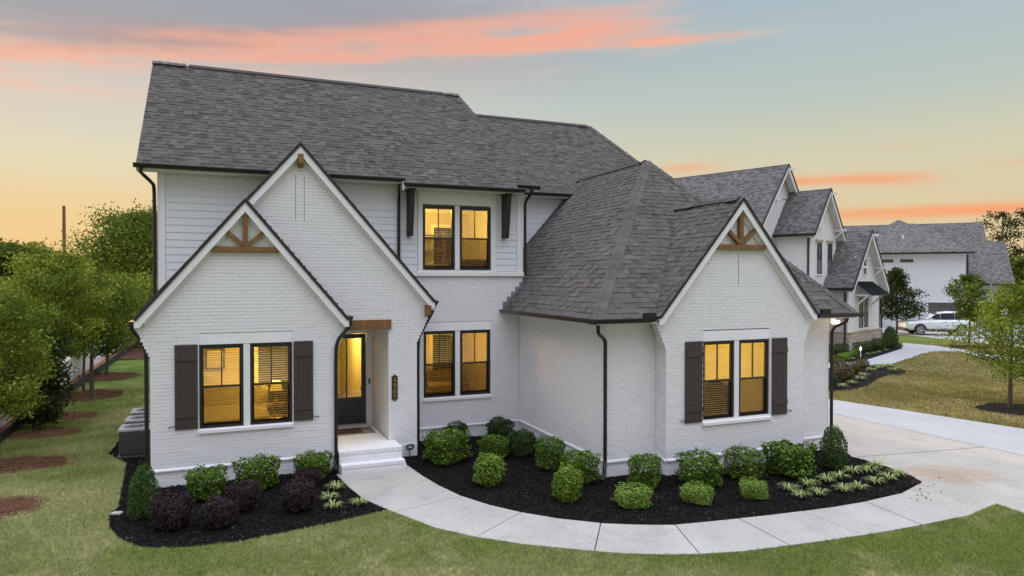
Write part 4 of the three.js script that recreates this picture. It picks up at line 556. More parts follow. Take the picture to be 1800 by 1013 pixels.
const SG = { box: shrubGeo(11, 'box', green, lime, 4200, 0.07), round: shrubGeo(12, 'box', green, lime, 4000, 0.06), bright: shrubGeo(13, 'round', [0.1, 0.17, 0.02], [0.27, 0.36, 0.05], 4000, 0.06), dark: shrubGeo(14, 'round', deep, [0.08, 0.1, 0.03], 4000, 0.06), purple: shrubGeo(15, 'round', purple, plum, 4200, 0.055), cone: shrubGeo(16, 'cone', [0.045, 0.085, 0.02], [0.09, 0.15, 0.03], 5200, 0.045), mound: shrubGeo(17, 'box', [0.13, 0.21, 0.03], [0.26, 0.36, 0.06], 3800, 0.05), hedge: shrubGeo(18, 'box', [0.04, 0.075, 0.015], [0.08, 0.13, 0.025], 3000, 0.06), rust: shrubGeo(19, 'round', [0.1, 0.085, 0.03], [0.16, 0.1, 0.05], 2600, 0.07), blue: shrubGeo(20, 'round', [0.035, 0.06, 0.055], [0.06, 0.09, 0.08], 2600, 0.07) };
const stemGeo = (() => { const l = [], r = mulberry(5); for (let i = 0; i < 5; i++) { const a = i * 1.257; l.push(tube([[0, 0, 0], [Math.cos(a) * 0.05, 0.15, Math.sin(a) * 0.05], [Math.cos(a) * 0.22, 0.6, Math.sin(a) * 0.22]], 0.012, 5, 6)); } return merge(l); })();
// px, py: where the foot shows; w, h in photo pixels
function shrub(kind, px, py, w, h, label, cat = 'shrub', group, name) { const p = gp(px, py), d = p.clone().sub(CAM).dot(FWD), W = w * d / 1200, Hh = h * d / 1200; const depth = W * 0.35; const t = thing(name ?? { purple: 'purple_shrub', hedge: 'clipped_hedge', cone: 'conical_shrub' }[kind] ?? 'shrub', label, cat, [p.x + FWD.x * depth, 0.02, p.z + FWD.z * depth], px * 1.7, group); const f = mk('foliage', SG[kind], M.leaf, t); const ks = kind === 'purple' ? 0.86 : 0.92; f.scale.set(W * ks, Hh * 0.96, W * ks); const s = mk('stem', stemGeo, M.bark, t); s.scale.set(W, Hh * 0.7, W); return t; }
for (const [k, px, py, w, h, label] of [
  ['cone', 242, 924, 58, 107, 'tall dark green conical shrub at the left corner of the house'],
  ['box', 351, 888, 68, 58, 'square clipped green shrub below the left shutter of the left window'],
  ['box', 443, 871, 72, 60, 'square clipped green shrub below the right pane of the left window'],
  ['box', 543, 852, 64, 49, 'square clipped green shrub beside the porch downspout'],
  ['purple', 288, 944, 82, 72, 'dark purple shrub in front of the conical shrub'], ['purple', 374, 940, 72, 60, 'dark purple shrub nearest the lawn in the left bed'],
  ['purple', 419, 908, 66, 57, 'dark purple shrub in front of the middle square shrub'], ['purple', 516, 911, 72, 64, 'large dark purple shrub toward the right of the left bed'], ['purple', 536, 862, 58, 36, 'small dark purple shrub half hidden before the square shrub by the porch'],
  ['round', 782, 824, 78, 64, 'large bushy green shrub right of the porch steps'], ['dark', 800, 778, 48, 33, 'small dark shrub against the brick behind the large bushy shrub'], ['dark', 879, 778, 54, 41, 'dark green shrub in the corner where wall and wing meet'],
  ['round', 870, 812, 56, 42, 'medium green shrub in the middle of the centre bed'], ['dark', 917, 810, 56, 52, 'dark bronze shrub along the wing side wall, farthest back'], ['bright', 859, 863, 63, 60, 'bright green bushy shrub nearest the curved walk in the centre bed'],
  ['round', 969, 833, 56, 59, 'upright green shrub along the middle of the wing side wall'], ['round', 1022, 860, 66, 62, 'green shrub in front of the wing corner downspout'], ['bright', 999, 892, 58, 70, 'bright leafy shrub left of the wing corner, nearest the walk'],
  ['round', 1137, 868, 60, 64, 'upright green shrub in front of the recessed strip of the wing'], ['round', 1238, 863, 79, 60, 'wide green shrub below the left shutter of the wing window'], ['round', 1316, 851, 67, 57, 'green shrub below the middle of the wing window'], ['box', 1402, 846, 90, 60, 'widest green hedge shrub below the right shutter of the wing window'],
  ['cone', 1474, 833, 55, 83, 'dark rounded cone shrub at the right corner of the wing by the driveway'],
  ['mound', 1116, 901, 69, 40, 'low lime green mound at the left of the row by the walk'], ['mound', 1232, 894, 57, 36, 'low lime green mound in the middle of the row by the walk'], ['mound', 1332, 885, 52, 36, 'low lime green mound at the right of the row by the walk'],
]) shrub(k, px, py, w, h, label, 'shrub', 'shrubs in the front beds');
// variegated grass-like plants
const lilyGeo = (() => { const r = mulberry(31), p = [], c = []; for (let i = 0; i < 46; i++) { const a = r() * 6.283, l = 0.7 + r() * 0.5, up = 0.5 + r() * 0.5, w = 0.035; const dx = Math.cos(a), dz = Math.sin(a), at = (t) => [dx * l * 0.62 * t, up * (t * 1.7 - t * t * 1.25) * 0.9 + 0.02, dz * l * 0.62 * t]; const col = r() < 0.55 ? [0.42, 0.46, 0.2] : [0.16, 0.24, 0.06]; for (let s = 0; s < 4; s++) { const A = at(s / 4), B = at((s + 1) / 4), wa = w * (1 - s / 4.6), wb = w * (1 - (s + 1) / 4.6), n = [-dz, dx]; const q = [[A[0] - n[0] * wa, A[1], A[2] - n[1] * wa], [A[0] + n[0] * wa, A[1], A[2] + n[1] * wa], [B[0] + n[0] * wb, B[1], B[2] + n[1] * wb], [B[0] - n[0] * wb, B[1], B[2] - n[1] * wb]]; for (const k of [0, 1, 2, 0, 2, 3]) { p.push(...q[k]); c.push(...col); } } } const g = new THREE.BufferGeometry(); g.setAttribute('position', new THREE.Float32BufferAttribute(p, 3)); g.setAttribute('color', new THREE.Float32BufferAttribute(c, 3)); g.computeVertexNormals(); return g; })();
function lily(px, py, w, label, group) { const p = gp(px, py), d = p.clone().sub(CAM).dot(FWD), s = w * d / 1200 / 1.15; const t = mk(numbered('variegated_grass'), lilyGeo, M.leaf, scene); t.position.set(p.x, 0.03, p.z); t.rotation.y = px * 2.3; t.scale.set(s, s * 0.95, s); t.userData = { label, category: 'plant', group }; }
for (const [x, y, l] of [[590, 866, 'green and cream grass plant highest of the four in the left bed'], [578, 884, 'green and cream grass plant left of the four in the left bed'], [586, 899, 'green and cream grass plant lowest of the four in the left bed'], [632, 893, 'lone cream grass plant beside the tip of the left bed']]) lily(x, y, 36, l, 'grass plants in the left bed');
for (const [x, y] of [[1388, 868], [1407, 880], [1422, 860], [1440, 876], [1453, 853], [1476, 847], [1483, 870], [1499, 838], [1509, 866], [1526, 836], [1540, 828], [1537, 856], [1563, 849], [1578, 842]]) lily(x, y, 36, 'green and cream grass plant in the mulch between wing corner and driveway', 'grass plants by the driveway');

// trees: trunk, limbs, crown of leaf clumps
function treeParts(seed, h, cr, cy, base, alt, n, leaf, { clumps = 60, trunk = 0.07, limbs = 9, ry = null, loose = 0.3, bottom = 0.22, shape = 'oval' } = {}) {
  const r = mulberry(seed), L = new Leaves(), yb = h * bottom, R = trunk, lim = [], ga = () => r() + r() + r() - 1.5, br = [];
  for (let i = 0; i < clumps; i++) { // branches spiral up the stem; leaf sprays cover their outer part
    const t = (i + r()) / clumps, a = i * 2.399 + r() * 0.9, y0 = yb + (h - yb) * t * 0.86, prof = shape === 'cone' ? Math.pow(1 - t, 0.8) * 1.02 + 0.1 : Math.pow(Math.sin(Math.PI * Math.min(1, t * 0.84 + 0.16)), 0.75), len = cr * prof * (0.55 + 0.62 * r()), rise = len * (0.15 + 0.75 * t) + (h - yb) * 0.05 * r();
    const A = V(0, y0 - rise * 0.3, 0), B = V(Math.cos(a) * len, Math.min(h, y0 + rise), Math.sin(a) * len), mid = A.clone().lerp(B, 0.5).add(V(0, rise * 0.18, 0)); br.push([A, mid, B, len]); if (i % Math.max(1, Math.round(clumps / limbs)) === 0 && A.y > 0.05) lim.push(tube([A.toArray(), mid.toArray(), B.clone().lerp(A, 0.08).toArray()], Math.max(0.006, R * 0.3 * (1 - t * 0.6)), 5, 7));
  }
  const tot = br.reduce((q, b) => q + b[3] + cr * 0.25, 0); const cum = []; let acc = 0; for (const b of br) { acc += (b[3] + cr * 0.25) / tot; cum.push(acc); }
  for (let i = 0; i < n; i++) {
    const q = r(); let k = 0; while (k < br.length - 1 && cum[k] < q) k++; const [A, Mi, B, len] = br[k], u = 0.25 + 0.8 * Math.sqrt(r()), p = u < 0.5 ? A.clone().lerp(Mi, u * 2) : Mi.clone().lerp(B, u * 2 - 1), j = cr * 0.1 + len * 0.13; p.x += ga() * j * 1.5; p.z += ga() * j * 1.5; p.y += ga() * j * 0.95 + j * 0.1; if (p.y < 0.1) continue;
    L.add(p.x, p.y, p.z, leaf * (0.65 + r() * 0.7), tint(base, hash3(k, seed, 3) < 0.55 ? alt : base, r, 0.35), r, null, 0.62, 0.03);
  }
  const th = h * 0.9, tg = new THREE.CylinderGeometry(R * 0.12, R, th, 8, 8); const tp = tg.attributes.position; for (let i = 0; i < tp.count; i++) { const y = tp.getY(i) / h; tp.setX(i, tp.getX(i) + Math.sin(y * 6 + seed) * R * 0.5); } tg.translate(0, th / 2, 0); tg.computeVertexNormals();
  return { crown: L.geo(), trunk: tg, limbs: lim };
}
function plantTree(parts, pos, label, { turn = 0, s = 1, name = 'tree', group, mat = M.treeLeaf, sy = s } = {}) { const t = thing(name, label, 'tree', pos, turn, group); t.scale.set(s, sy, s); mk('trunk', parts.trunk, M.bark, t); for (const l of parts.limbs) mk('limb', l, M.bark, t); mk('crown', parts.crown, mat, t); return t; }
const at = (px, py) => { const p = gp(px, py); return [p.x, 0, p.z]; };
const depthAt = (px, d) => { const p = CAM.clone().addScaledVector(V(FWD.x, 0, FWD.z).normalize(), d).addScaledVector(camR, (px - 900) / 1200 * d); return [p.x, 0, p.z]; };
const maple = [0.15, 0.2, 0.03], mapleHi = [0.34, 0.38, 0.06], oak = [0.1, 0.145, 0.024], oakHi = [0.22, 0.26, 0.045];
plantTree(treeParts(41, 4.3, 1.2, 2.6, maple, mapleHi, 15000, 0.085, { clumps: 44, trunk: 0.055, bottom: 0.24 }), at(-6, 812), 'leafy yellow green maple at the left edge of the photo', { name: 'maple_tree' });
plantTree(treeParts(42, 3.4, 0.95, 1.8, [0.03, 0.05, 0.014], [0.075, 0.1, 0.035], 12000, 0.1, { clumps: 80, trunk: 0.06, shape: 'oval', bottom: 0.04 }), at(58, 757), 'dark glossy magnolia with pale blossoms beside the white wall', { name: 'magnolia_tree' });
plantTree(treeParts(43, 5.5, 1.25, 3.5, maple, mapleHi, 16000, 0.09, { clumps: 46, trunk: 0.06, bottom: 0.36 }), at(98, 736), 'tall yellow green tree behind the magnolia, on a thin trunk', { name: 'maple_tree' });
plantTree(treeParts(44, 4.8, 1.6, 3.3, oak, oakHi, 17000, 0.1, { clumps: 48, trunk: 0.09, bottom: 0.32 }), at(163, 700), 'darker green tree with brown trunk on a pine straw ring', { name: 'oak_tree' });
plantTree(treeParts(45, 5.1, 1.25, 3.5, maple, mapleHi, 13000, 0.1, { clumps: 42, trunk: 0.06, bottom: 0.38 }), at(148, 689), 'light green tree with pale slim trunk behind the brown trunked one', { name: 'maple_tree' });
plantTree(treeParts(46, 4.5, 2.1, 3.0, maple, mapleHi, 15000, 0.12, { clumps: 48, trunk: 0.08, bottom: 0.3 }), at(188, 660), 'broad light green tree farthest along the side lawn', { name: 'maple_tree' });
plantTree(treeParts(47, 9.3, 3.9, 6.6, oak, oakHi, 34000, 0.2, { clumps: 110, trunk: 0.2, bottom: 0.1 }), depthAt(258, 46), 'large dark leafy tree rising behind the left corner of the house', { name: 'oak_tree' });
const magnoliaBlooms = [[72, 570], [87, 572], [103, 588], [112, 597], [92, 678], [80, 640], [62, 612]];
{ const base = scene.getObjectByName('magnolia_tree'); const g = new THREE.SphereGeometry(0.055, 8, 6); g.scale(1, 0.7, 1); const r = mulberry(9); for (let i = 0; i < 9; i++) { const b = mk('blossom', g, M.white, base); const a = -0.9 + r() * 2.2, y = 0.9 + r() * 2.4, k = 0.95 * (1.05 - 0.16 * y); b.position.set(Math.sin(a) * k, y, Math.cos(a) * k); } }
// right-hand trees
plantTree(treeParts(51, 4.4, 1.75, 2.7, [0.13, 0.19, 0.025], [0.27, 0.33, 0.05], 13000, 0.085, { clumps: 34, trunk: 0.085, limbs: 16, shape: 'cone', bottom: 0.24 }), at(1777, 718), 'bright green young tree in a black mulch ring at the right edge', { name: 'young_tree' });
plantTree(treeParts(52, 5.0, 1.15, 3.3, [0.09, 0.14, 0.025], [0.19, 0.25, 0.045], 7000, 0.13, { clumps: 34, trunk: 0.09, shape: 'oval', bottom: 0.34 }), at(1704, 611), 'green young tree standing in front of the white car', { name: 'young_tree' });
plantTree(treeParts(53, 5.7, 1.8, 3.2, [0.035, 0.055, 0.016], [0.08, 0.085, 0.03], 8000, 0.17, { clumps: 60, trunk: 0.09, ry: 2.4, shape: 'cone', bottom: 0.18 }), depthAt(1577, 57), 'dark magnolia tree between the two neighbouring houses', { name: 'magnolia_tree' });
{ // far woods
  const far = [treeParts(61, 10, 3.6, 6, [0.1, 0.135, 0.024], [0.21, 0.24, 0.045], 5200, 0.42, { clumps: 60, trunk: 0.2, bottom: 0.02, limbs: 5 }), treeParts(62, 11, 3.2, 6.2, [0.09, 0.125, 0.022], [0.19, 0.22, 0.04], 5200, 0.42, { clumps: 55, trunk: 0.2, bottom: 0.02, limbs: 5 }), treeParts(63, 9, 4.2, 5.2, [0.11, 0.145, 0.026], [0.22, 0.25, 0.045], 5600, 0.42, { clumps: 60, trunk: 0.2, bottom: 0.02, limbs: 5 })];
  const r = mulberry(88), lab = 'sunlit tree of the wooded skyline beyond the left trees';
  const top = (px) => (px < 70 ? 9.6 : px < 100 ? 9.0 : px < 150 ? 8.3 : 7.6);
  for (let i = 0; i < 30; i++) { const px = -60 + i * 12.5 + r() * 8, d = 74 + (i % 3) * 14 + r() * 6, k = i % 3; const hgt = [10, 11, 9][k], want = 4.48 + (492 - (px < 60 ? 425 : px < 120 ? 446 : 458) + (r() - 0.5) * 14) / 1200 * d; const s = want / hgt; plantTree(far[k], depthAt(px, d), lab, { turn: r() * 6, s: 1.0, sy: s, name: 'far_tree', mat: M.farLeaf, group: 'trees of the far wood at left' }); }
  for (let i = 0; i < 14; i++) { const px = -40 + i * 22 + r() * 10, d = 50 + r() * 14, k = i % 3, hgt = [10, 11, 9][k]; const want = 4.48 + (492 - (478 + r() * 16)) / 1200 * d; plantTree(far[k], depthAt(px, d), 'rounded mid green tree in the row between side lawn and far wood', { turn: r() * 6, s: 0.8, sy: want / hgt, name: 'far_tree', mat: M.farLeaf, group: 'trees in the row beyond the side lawn' }); }
  const pine = treeParts(66, 16, 3.1, 10.5, [0.035, 0.045, 0.015], [0.075, 0.075, 0.025], 2300, 0.3, { clumps: 26, trunk: 0.22, limbs: 14, bottom: 0.35 });
  plantTree(pine, depthAt(1762, 104), 'tall thin open crowned tree behind the far grey roofed house', { name: 'pine_tree', turn: 1 }); plantTree(pine, depthAt(1800, 108), 'tall tree at the right edge behind the far grey roofed house', { name: 'pine_tree', turn: 3.2, s: 1.05 });
  for (const [px, d, s] of [[1735, 96, 0.75], [1775, 92, 0.85], [1815, 90, 0.9], [1850, 92, 1]]) plantTree(far[1], depthAt(px, d), 'dark leafy tree in the clump right of the far grey roofed house', { name: 'far_tree', s, sy: s * 0.85, turn: px, group: 'trees right of the far house' });
}

// ------------------------------------------------------------------ left boundary, pole, small things by the house
{
  const w = thing('garden_wall', 'long low white wall behind the trees on the left', 'wall', [-5.05, 0, -22]); mk('wall_body', bx(-0.15, 0.15, 0, 0.95, -22, 30), M.stucco, w); mk('coping', rb(-0.19, 0.19, 0.95, 1.03, -22, 30, 0.015), M.stucco, w); w.rotation.y = 0.006;
  const f = thing('silt_fence', 'low black fabric fence along the clay strip by the left lawn', 'fence', [-4.2, 0, -20]); mk('fabric', bx(-0.01, 0.01, 0, 0.32, -19, 16.5), M.fabricBlack, f); for (let z = -18; z < 16.6; z += 2) mk('stake', bx(-0.035, -0.011, 0, 0.4, z, z + 0.03), M.wood, f);
  const p = thing('utility_pole', 'tall bare wooden utility pole above the left treeline', 'pole', depthAt(113, 62)); mk('pole', new THREE.CylinderGeometry(0.13, 0.17, 11.1, 12).translate(0, 5.55, 0), M.wood, p); mk('pole_cap', new THREE.CylinderGeometry(0.1, 0.135, 0.08, 12).translate(0, 11.14, 0), M.dark, p);
}
function condenser(z, label) { const t = thing('air_conditioner', label, 'air conditioner', [-0.62, 0.04, z], 0, 'air conditioners beside the house'); const s = 0.36; mk('pad', rb(-0.4, 0.4, -0.05, 0.05, -0.4, 0.4, 0.01), M.acBody, t); mk('cabinet', rb(-s, s, 0.05, 0.66, -s, s, 0.04), M.acBody, t);
  const lou = []; for (let y = 0.12; y < 0.6; y += 0.045) lou.push(bx(-s - 0.008, s + 0.008, y, y + 0.018, -s + 0.05, s - 0.05), bx(-s + 0.05, s - 0.05, y, y + 0.018, -s - 0.008, s + 0.008)); const lv = mk('louvres', merge(lou), M.acBody, t); lv.userData = { kind: 'stuff' };
  const sh = new THREE.Shape(); sh.moveTo(-s - 0.02, -s - 0.02); sh.lineTo(s + 0.02, -s - 0.02); sh.lineTo(s + 0.02, s + 0.02); sh.lineTo(-s - 0.02, s + 0.02); const ho = new THREE.Path(); ho.absarc(0, 0, 0.3, 0, 6.283, true); sh.holes.push(ho); const tg = new THREE.ExtrudeGeometry(sh, { depth: 0.05, bevelEnabled: false, curveSegments: 24 }); tg.rotateX(-Math.PI / 2); tg.translate(0, 0.66, 0); mk('top_cover', boxUV(tg), M.acTop, t);
  const rg = []; for (let i = 1; i <= 4; i++) rg.push(new THREE.TorusGeometry(i * 0.072, 0.005, 5, 24).rotateX(Math.PI / 2).translate(0, 0.71, 0)); for (let i = 0; i < 6; i++) rg.push(new THREE.BoxGeometry(0.6, 0.008, 0.008).rotateY(i * Math.PI / 6).translate(0, 0.715, 0)); mk('fan_grille', merge(rg), M.black, t); mk('fan_hub', new THREE.CylinderGeometry(0.09, 0.1, 0.05, 16).translate(0, 0.7, 0), M.acBody, t); }
condenser(-3.35, 'grey air conditioner unit nearest the front corner of the house'); condenser(-4.55, 'middle one of the three grey air conditioner units'); condenser(-5.75, 'farthest of the three grey air conditioner units');
{ const p = gp(205, 908), t = mk('splash_block', rb(-0.07, 0.07, 0, 0.05, -0.09, 0.09, 0.015), M.conc, scene); t.position.set(p.x, 0.03, p.z); t.rotation.y = 1.2; t.userData = { label: 'pale concrete splash block in the mulch beside the conical shrub', category: 'splash block' }; }
{ // small security sign on a stake
  const p = gp(718, 806), t = thing('yard_sign', 'small dark octagonal yard sign beside the porch steps', 'sign', [p.x, 0.03, p.z + 0.12], 0.25); mk('stake', rb(-0.012, 0.012, 0, 0.24, -0.006, 0.006, 0.002), M.black, t); const g = new THREE.CylinderGeometry(0.135, 0.135, 0.012, 8); g.rotateY(Math.PI / 8); g.rotateX(Math.PI / 2); g.scale(1, 0.62, 1); g.translate(0, 0.28, 0.008); const s = mk('sign_plate', g, std({ color: C3(0.01, 0.03, 0.035), roughness: 0.4 }), t); mk('marks', merge([bx(-0.035, 0.035, 0.3, 0.318, 0.014, 0.0165), bx(-0.085, 0.085, 0.262, 0.278, 0.014, 0.0165)]), M.white, s); mk('sign_rim', (() => { const q = new THREE.TorusGeometry(0.128, 0.006, 5, 8); q.rotateZ(Math.PI / 8); q.scale(1, 0.62, 1); q.translate(0, 0.28, 0.015); return q; })(), std({ color: C3(0.05, 0.2, 0.2), roughness: 0.4 }), s);
}

// ------------------------------------------------------------------ neighbours' houses
const deg = Math.PI / 180;
function gableHouseRoof(parent, g, zb, mat = M.roofFar) { // g: {x, y, s, z, e0, e1} in local coordinates
  roofPlane([[g.e0, g.y - (g.x - g.e0) * g.s, zb], [g.e0, g.y - (g.x - g.e0) * g.s, g.z], [g.x, g.y, g.z], [g.x, g.y, zb]], { lay: false, parent, mat, thick: 0.1 }); roofPlane([[g.e1, g.y - (g.e1 - g.x) * g.s, g.z], [g.e1, g.y - (g.e1 - g.x) * g.s, zb], [g.x, g.y, zb], [g.x, g.y, g.z]], { lay: false, parent, mat, thick: 0.1 });
  for (const s of [-1, 1]) { const ex = s < 0 ? g.e0 : g.e1, yo = g.y - Math.abs(ex - g.x) * g.s; mk('rake_board', prismXY([[g.x, g.y - 0.12], [ex, yo - 0.12], [ex, yo - 0.42], [g.x, g.y - 0.48]], g.z - 0.06, g.z + 0.012), M.white, parent); mk('drip_edge', prismXY([[g.x, g.y + 0.02], [ex, yo + 0.02], [ex, yo - 0.119], [g.x, g.y - 0.119]], g.z - 0.05, g.z + 0.05), M.dark, parent); mk('rake_soffit', prismXY([[g.x, g.y - 0.2], [ex, yo - 0.2], [ex, yo - 0.26], [g.x, g.y - 0.26]], g.z - 0.5, g.z - 0.062), M.white, parent); }
}
function farWindow(parent, x0, x1, y0, y1, z, cap = true) { const w = grp('window', parent); mk('casing', merge([bx(x0 - 0.1, x0, y0 - 0.1, y1 + 0.06, z, z + 0.05), bx(x1, x1 + 0.1, y0 - 0.1, y1 + 0.06, z, z + 0.05), bx(x0, x1, y0 - 0.1, y0, z, z + 0.06)]), M.white, w); if (cap) mk('header', bx(x0 - 0.12, x1 + 0.12, y1 + 0.06, y1 + 0.22, z, z + 0.07), M.tan, w); const ym = (y0 + y1) / 2; mk('frame', merge([bx(x0, x0 + 0.05, y0, y1, z + 0.002, z + 0.04), bx(x1 - 0.05, x1, y0, y1, z + 0.002, z + 0.04), bx(x0 + 0.05, x1 - 0.05, y1 - 0.05, y1, z + 0.002, z + 0.04), bx(x0 + 0.05, x1 - 0.05, y0, y0 + 0.05, z + 0.002, z + 0.04), bx(x0 + 0.05, x1 - 0.05, ym - 0.03, ym + 0.03, z + 0.002, z + 0.045), bx((x0 + x1) / 2 - 0.02, (x0 + x1) / 2 + 0.02, ym, y1, z + 0.004, z + 0.036)]), M.greenFrame, w); mk('pane', bx(x0 + 0.05, x1 - 0.05, ym, y1 - 0.05, z + 0.004, z + 0.02), M.farGlass, w); mk('screen', bx(x0 + 0.05, x1 - 0.05, y0 + 0.05, ym, z + 0.004, z + 0.025), M.farScreen, w); }
function battens(parent, x0, x1, z, yAt0, yTop, step = 0.4) { for (let x = x0; x < x1; x += step) { const t = yTop(x); if (t - yAt0 > 0.2) mk('batten', bx(x, x + 0.05, yAt0, t, z, z + 0.025), M.white, parent); } }
{
  const P = gp(1490, 617), n1 = thing('neighbour_house', 'white board and batten house with steep grey gables next door', 'house', [P.x, 0, P.z], 21 * deg);
  // front gable
  const g3 = { x: 2.75, y: 7.75, s: 1.16, z: 0.5, e0: -0.5, e1: 6.0 }; const gableWall = (g, x0, x1, y0, zf, zb, ye) => mk('wall', prismXY([[x0, y0], [x1, y0], [x1, ye], [g.x + Math.min(x1 - g.x, (g.y - 0.15 - ye) / g.s), ye], [g.x, g.y - 0.15], [g.x - Math.min(g.x - x0, (g.y - 0.15 - ye) / g.s), ye], [x0, ye]], zb, zf), M.white, n1);
  gableWall(g3, 0, 5.6, 1.15, 0, -7, 4.2); gableHouseRoof(n1, g3, -5.5); battens(n1, 0.1, 5.6, 0.0, 1.15, (x) => Math.min(g3.y - 0.4 - Math.abs(x - g3.x) * g3.s, 5.9)); mk('band_board', bx(1.1, 4.4, 5.85, 5.97, 0, 0.05), M.white, n1);
  const sw = mk('stone_base', bx(-0.08, 5.72, 0, 1.06, -7, 0.1), M.mortar, n1); { const r = mulberry(71); const sm = [0, 1, 2].map((i) => std({ map: tStone, color: C3([1, 0.92, 0.84][i], [0.98, 0.88, 0.8][i], [0.96, 0.85, 0.76][i]), roughness: 0.95 })); for (let y = 0.02, k = 0; y < 1.0; y += 0.21, k++) for (let x = -0.08 - r() * 0.2; x < 5.7;) { const w = 0.25 + r() * 0.3, a = Math.max(-0.08, x), b = Math.min(5.72, x + w - 0.02); if (b - a > 0.05) { const m = mk('stone', unitBox, sm[Math.floor(r() * 3)], sw); m.scale.set(b - a, 0.19, 0.06); m.position.set((a + b) / 2, y + 0.1, 0.1 + r() * 0.02); } x += w; } for (let y = 0.02; y < 1.0; y += 0.21) for (let z = -1.4 - r() * 0.2; z < 0.1;) { const w = 0.25 + r() * 0.3, a = z, b = Math.min(0.1, z + w - 0.02); if (b - a > 0.05) { const m = mk('stone', unitBox, sm[Math.floor(r() * 3)], sw); m.scale.set(0.06, 0.19, b - a); m.position.set(-0.08 - r() * 0.02, y + 0.1, (a + b) / 2); } z += w; } }
  mk('stone_cap', rb(-0.14, 5.78, 1.06, 1.16, -7, 0.17, 0.01), M.tan, n1);
  farWindow(n1, 2.55, 3.05, 4.85, 6.1, 0.0); for (const [a, b] of [[1.75, 2.55], [2.62, 3.42]]) farWindow(n1, a, b, 1.35, 3.3, 0.0, false);
  { const a = grp('awning', n1); mk('awning_frame', merge([bx(1.2, 1.3, 3.45, 3.55, 0, 1.0), bx(3.9, 4.0, 3.45, 3.55, 0, 1.0), bar([1.25, 4.25, 0.05], [1.25, 3.5, 1.0], 0.08, 0.08), bar([3.95, 4.25, 0.05], [3.95, 3.5, 1.0], 0.08, 0.08), bar([1.25, 2.8, 0.05], [1.25, 3.5, 0.8], 0.09, 0.09), bar([3.95, 2.8, 0.05], [3.95, 3.5, 0.8], 0.09, 0.09)]), M.white, a); roofPlane([[1.05, 3.5, 1.1], [4.15, 3.5, 1.1], [4.15, 4.35, 0.02], [1.05, 4.35, 0.02]], { lay: false, parent: a, mat: M.steel, thick: 0.04, name: 'metal_roof' }); for (let x = 1.07; x < 4.16; x += 0.25) mk('seam', bar([x, 3.52, 1.1], [x, 4.37, 0.03], 0.025, 0.05), M.steel, a); }
  // second gable
  const g2 = { x: -0.3, y: 10.3, s: 1.24, z: -0.95, e0: -2.68, e1: 2.08 }; gableWall(g2, -2.3, 1.75, 0, -1.4, -3.7, 7.5); gableHouseRoof(n1, g2, -5.2); battens(n1, -2.2, 1.7, -1.4, 4.2, (x) => Math.min(g2.y - 0.45 - Math.abs(x - g2.x) * g2.s, 8.6)); for (let z = -3.5; z < -1.5; z += 0.4) mk('batten', bx(-2.325, -2.3, 4.0, 7.4, z, z + 0.05), M.white, n1); mk('band_board', bx(-2.33, 1.75, 4.0, 4.15, -3.6, -1.36), M.white, n1);
  farWindow(n1, -1.42, -0.62, 4.85, 6.8, -1.4); farWindow(n1, 0.22, 1.02, 4.85, 6.8, -1.4); mk('gutter', bx(-2.8, -2.6, 7.2, 7.35, -3.6, -0.95), M.gutter, n1); mk('gutter', bx(-0.66, -0.5, 3.8, 3.96, -3.6, 0.5), M.gutter, n1);
  for (const [x, z, y1, y0] of [[-2.36, -1.5, 7.2, 3.9], [-0.1, -0.12, 3.8, 0.1], [5.7, 0.12, 3.9, 0.1]]) mk('downspout', bx(x - 0.05, x + 0.05, y0, y1, z - 0.05, z + 0.05), M.gutter, n1);
  // main gable behind
  const g1 = { x: -1.6, y: 11.95, s: 1.13, z: -3.1, e0: -5.4, e1: 2.2 }; gableWall(g1, -5.0, 1.8, 0, -3.66, -14, 8.1); gableHouseRoof(n1, g1, -17); battens(n1, -4.9, 1.8, -3.66, 4.2, (x) => Math.min(g1.y - 0.45 - Math.abs(x - g1.x) * g1.s, 9.9), 0.4); mk('band_board', bx(-3.1, -0.1, 9.8, 9.92, -3.66, -3.6), M.white, n1);
  for (const [g, zf] of [[g3, 0.5], [g2, -0.95], [g1, -3.1]]) { mk('outrigger', bx(g.x - 0.06, g.x + 0.06, g.y - 0.45, g.y - 0.3, zf - 0.5, zf + 0.35), M.white, n1); for (const s of [-1, 1]) { const x = g.x + s * 1.75, y = g.y - 1.75 * g.s - 0.5; mk('outrigger', merge([bx(x - 0.06, x + 0.06, y, y + 0.14, zf - 0.55, zf + 0.3), bar([x, y - 0.5, zf - 0.5], [x, y + 0.03, zf + 0.1], 0.09, 0.09)]), M.white, n1); } }
  mk('porch_roof', prismZY([[-1.3, 3.6], [0.1, 3.15], [0.1, 3.05], [-1.3, 3.05]], -3.2, -0.9), M.steel, n1); farWindow(n1, -1.9, -1.2, 0.9, 2.9, -1.4, false);
}
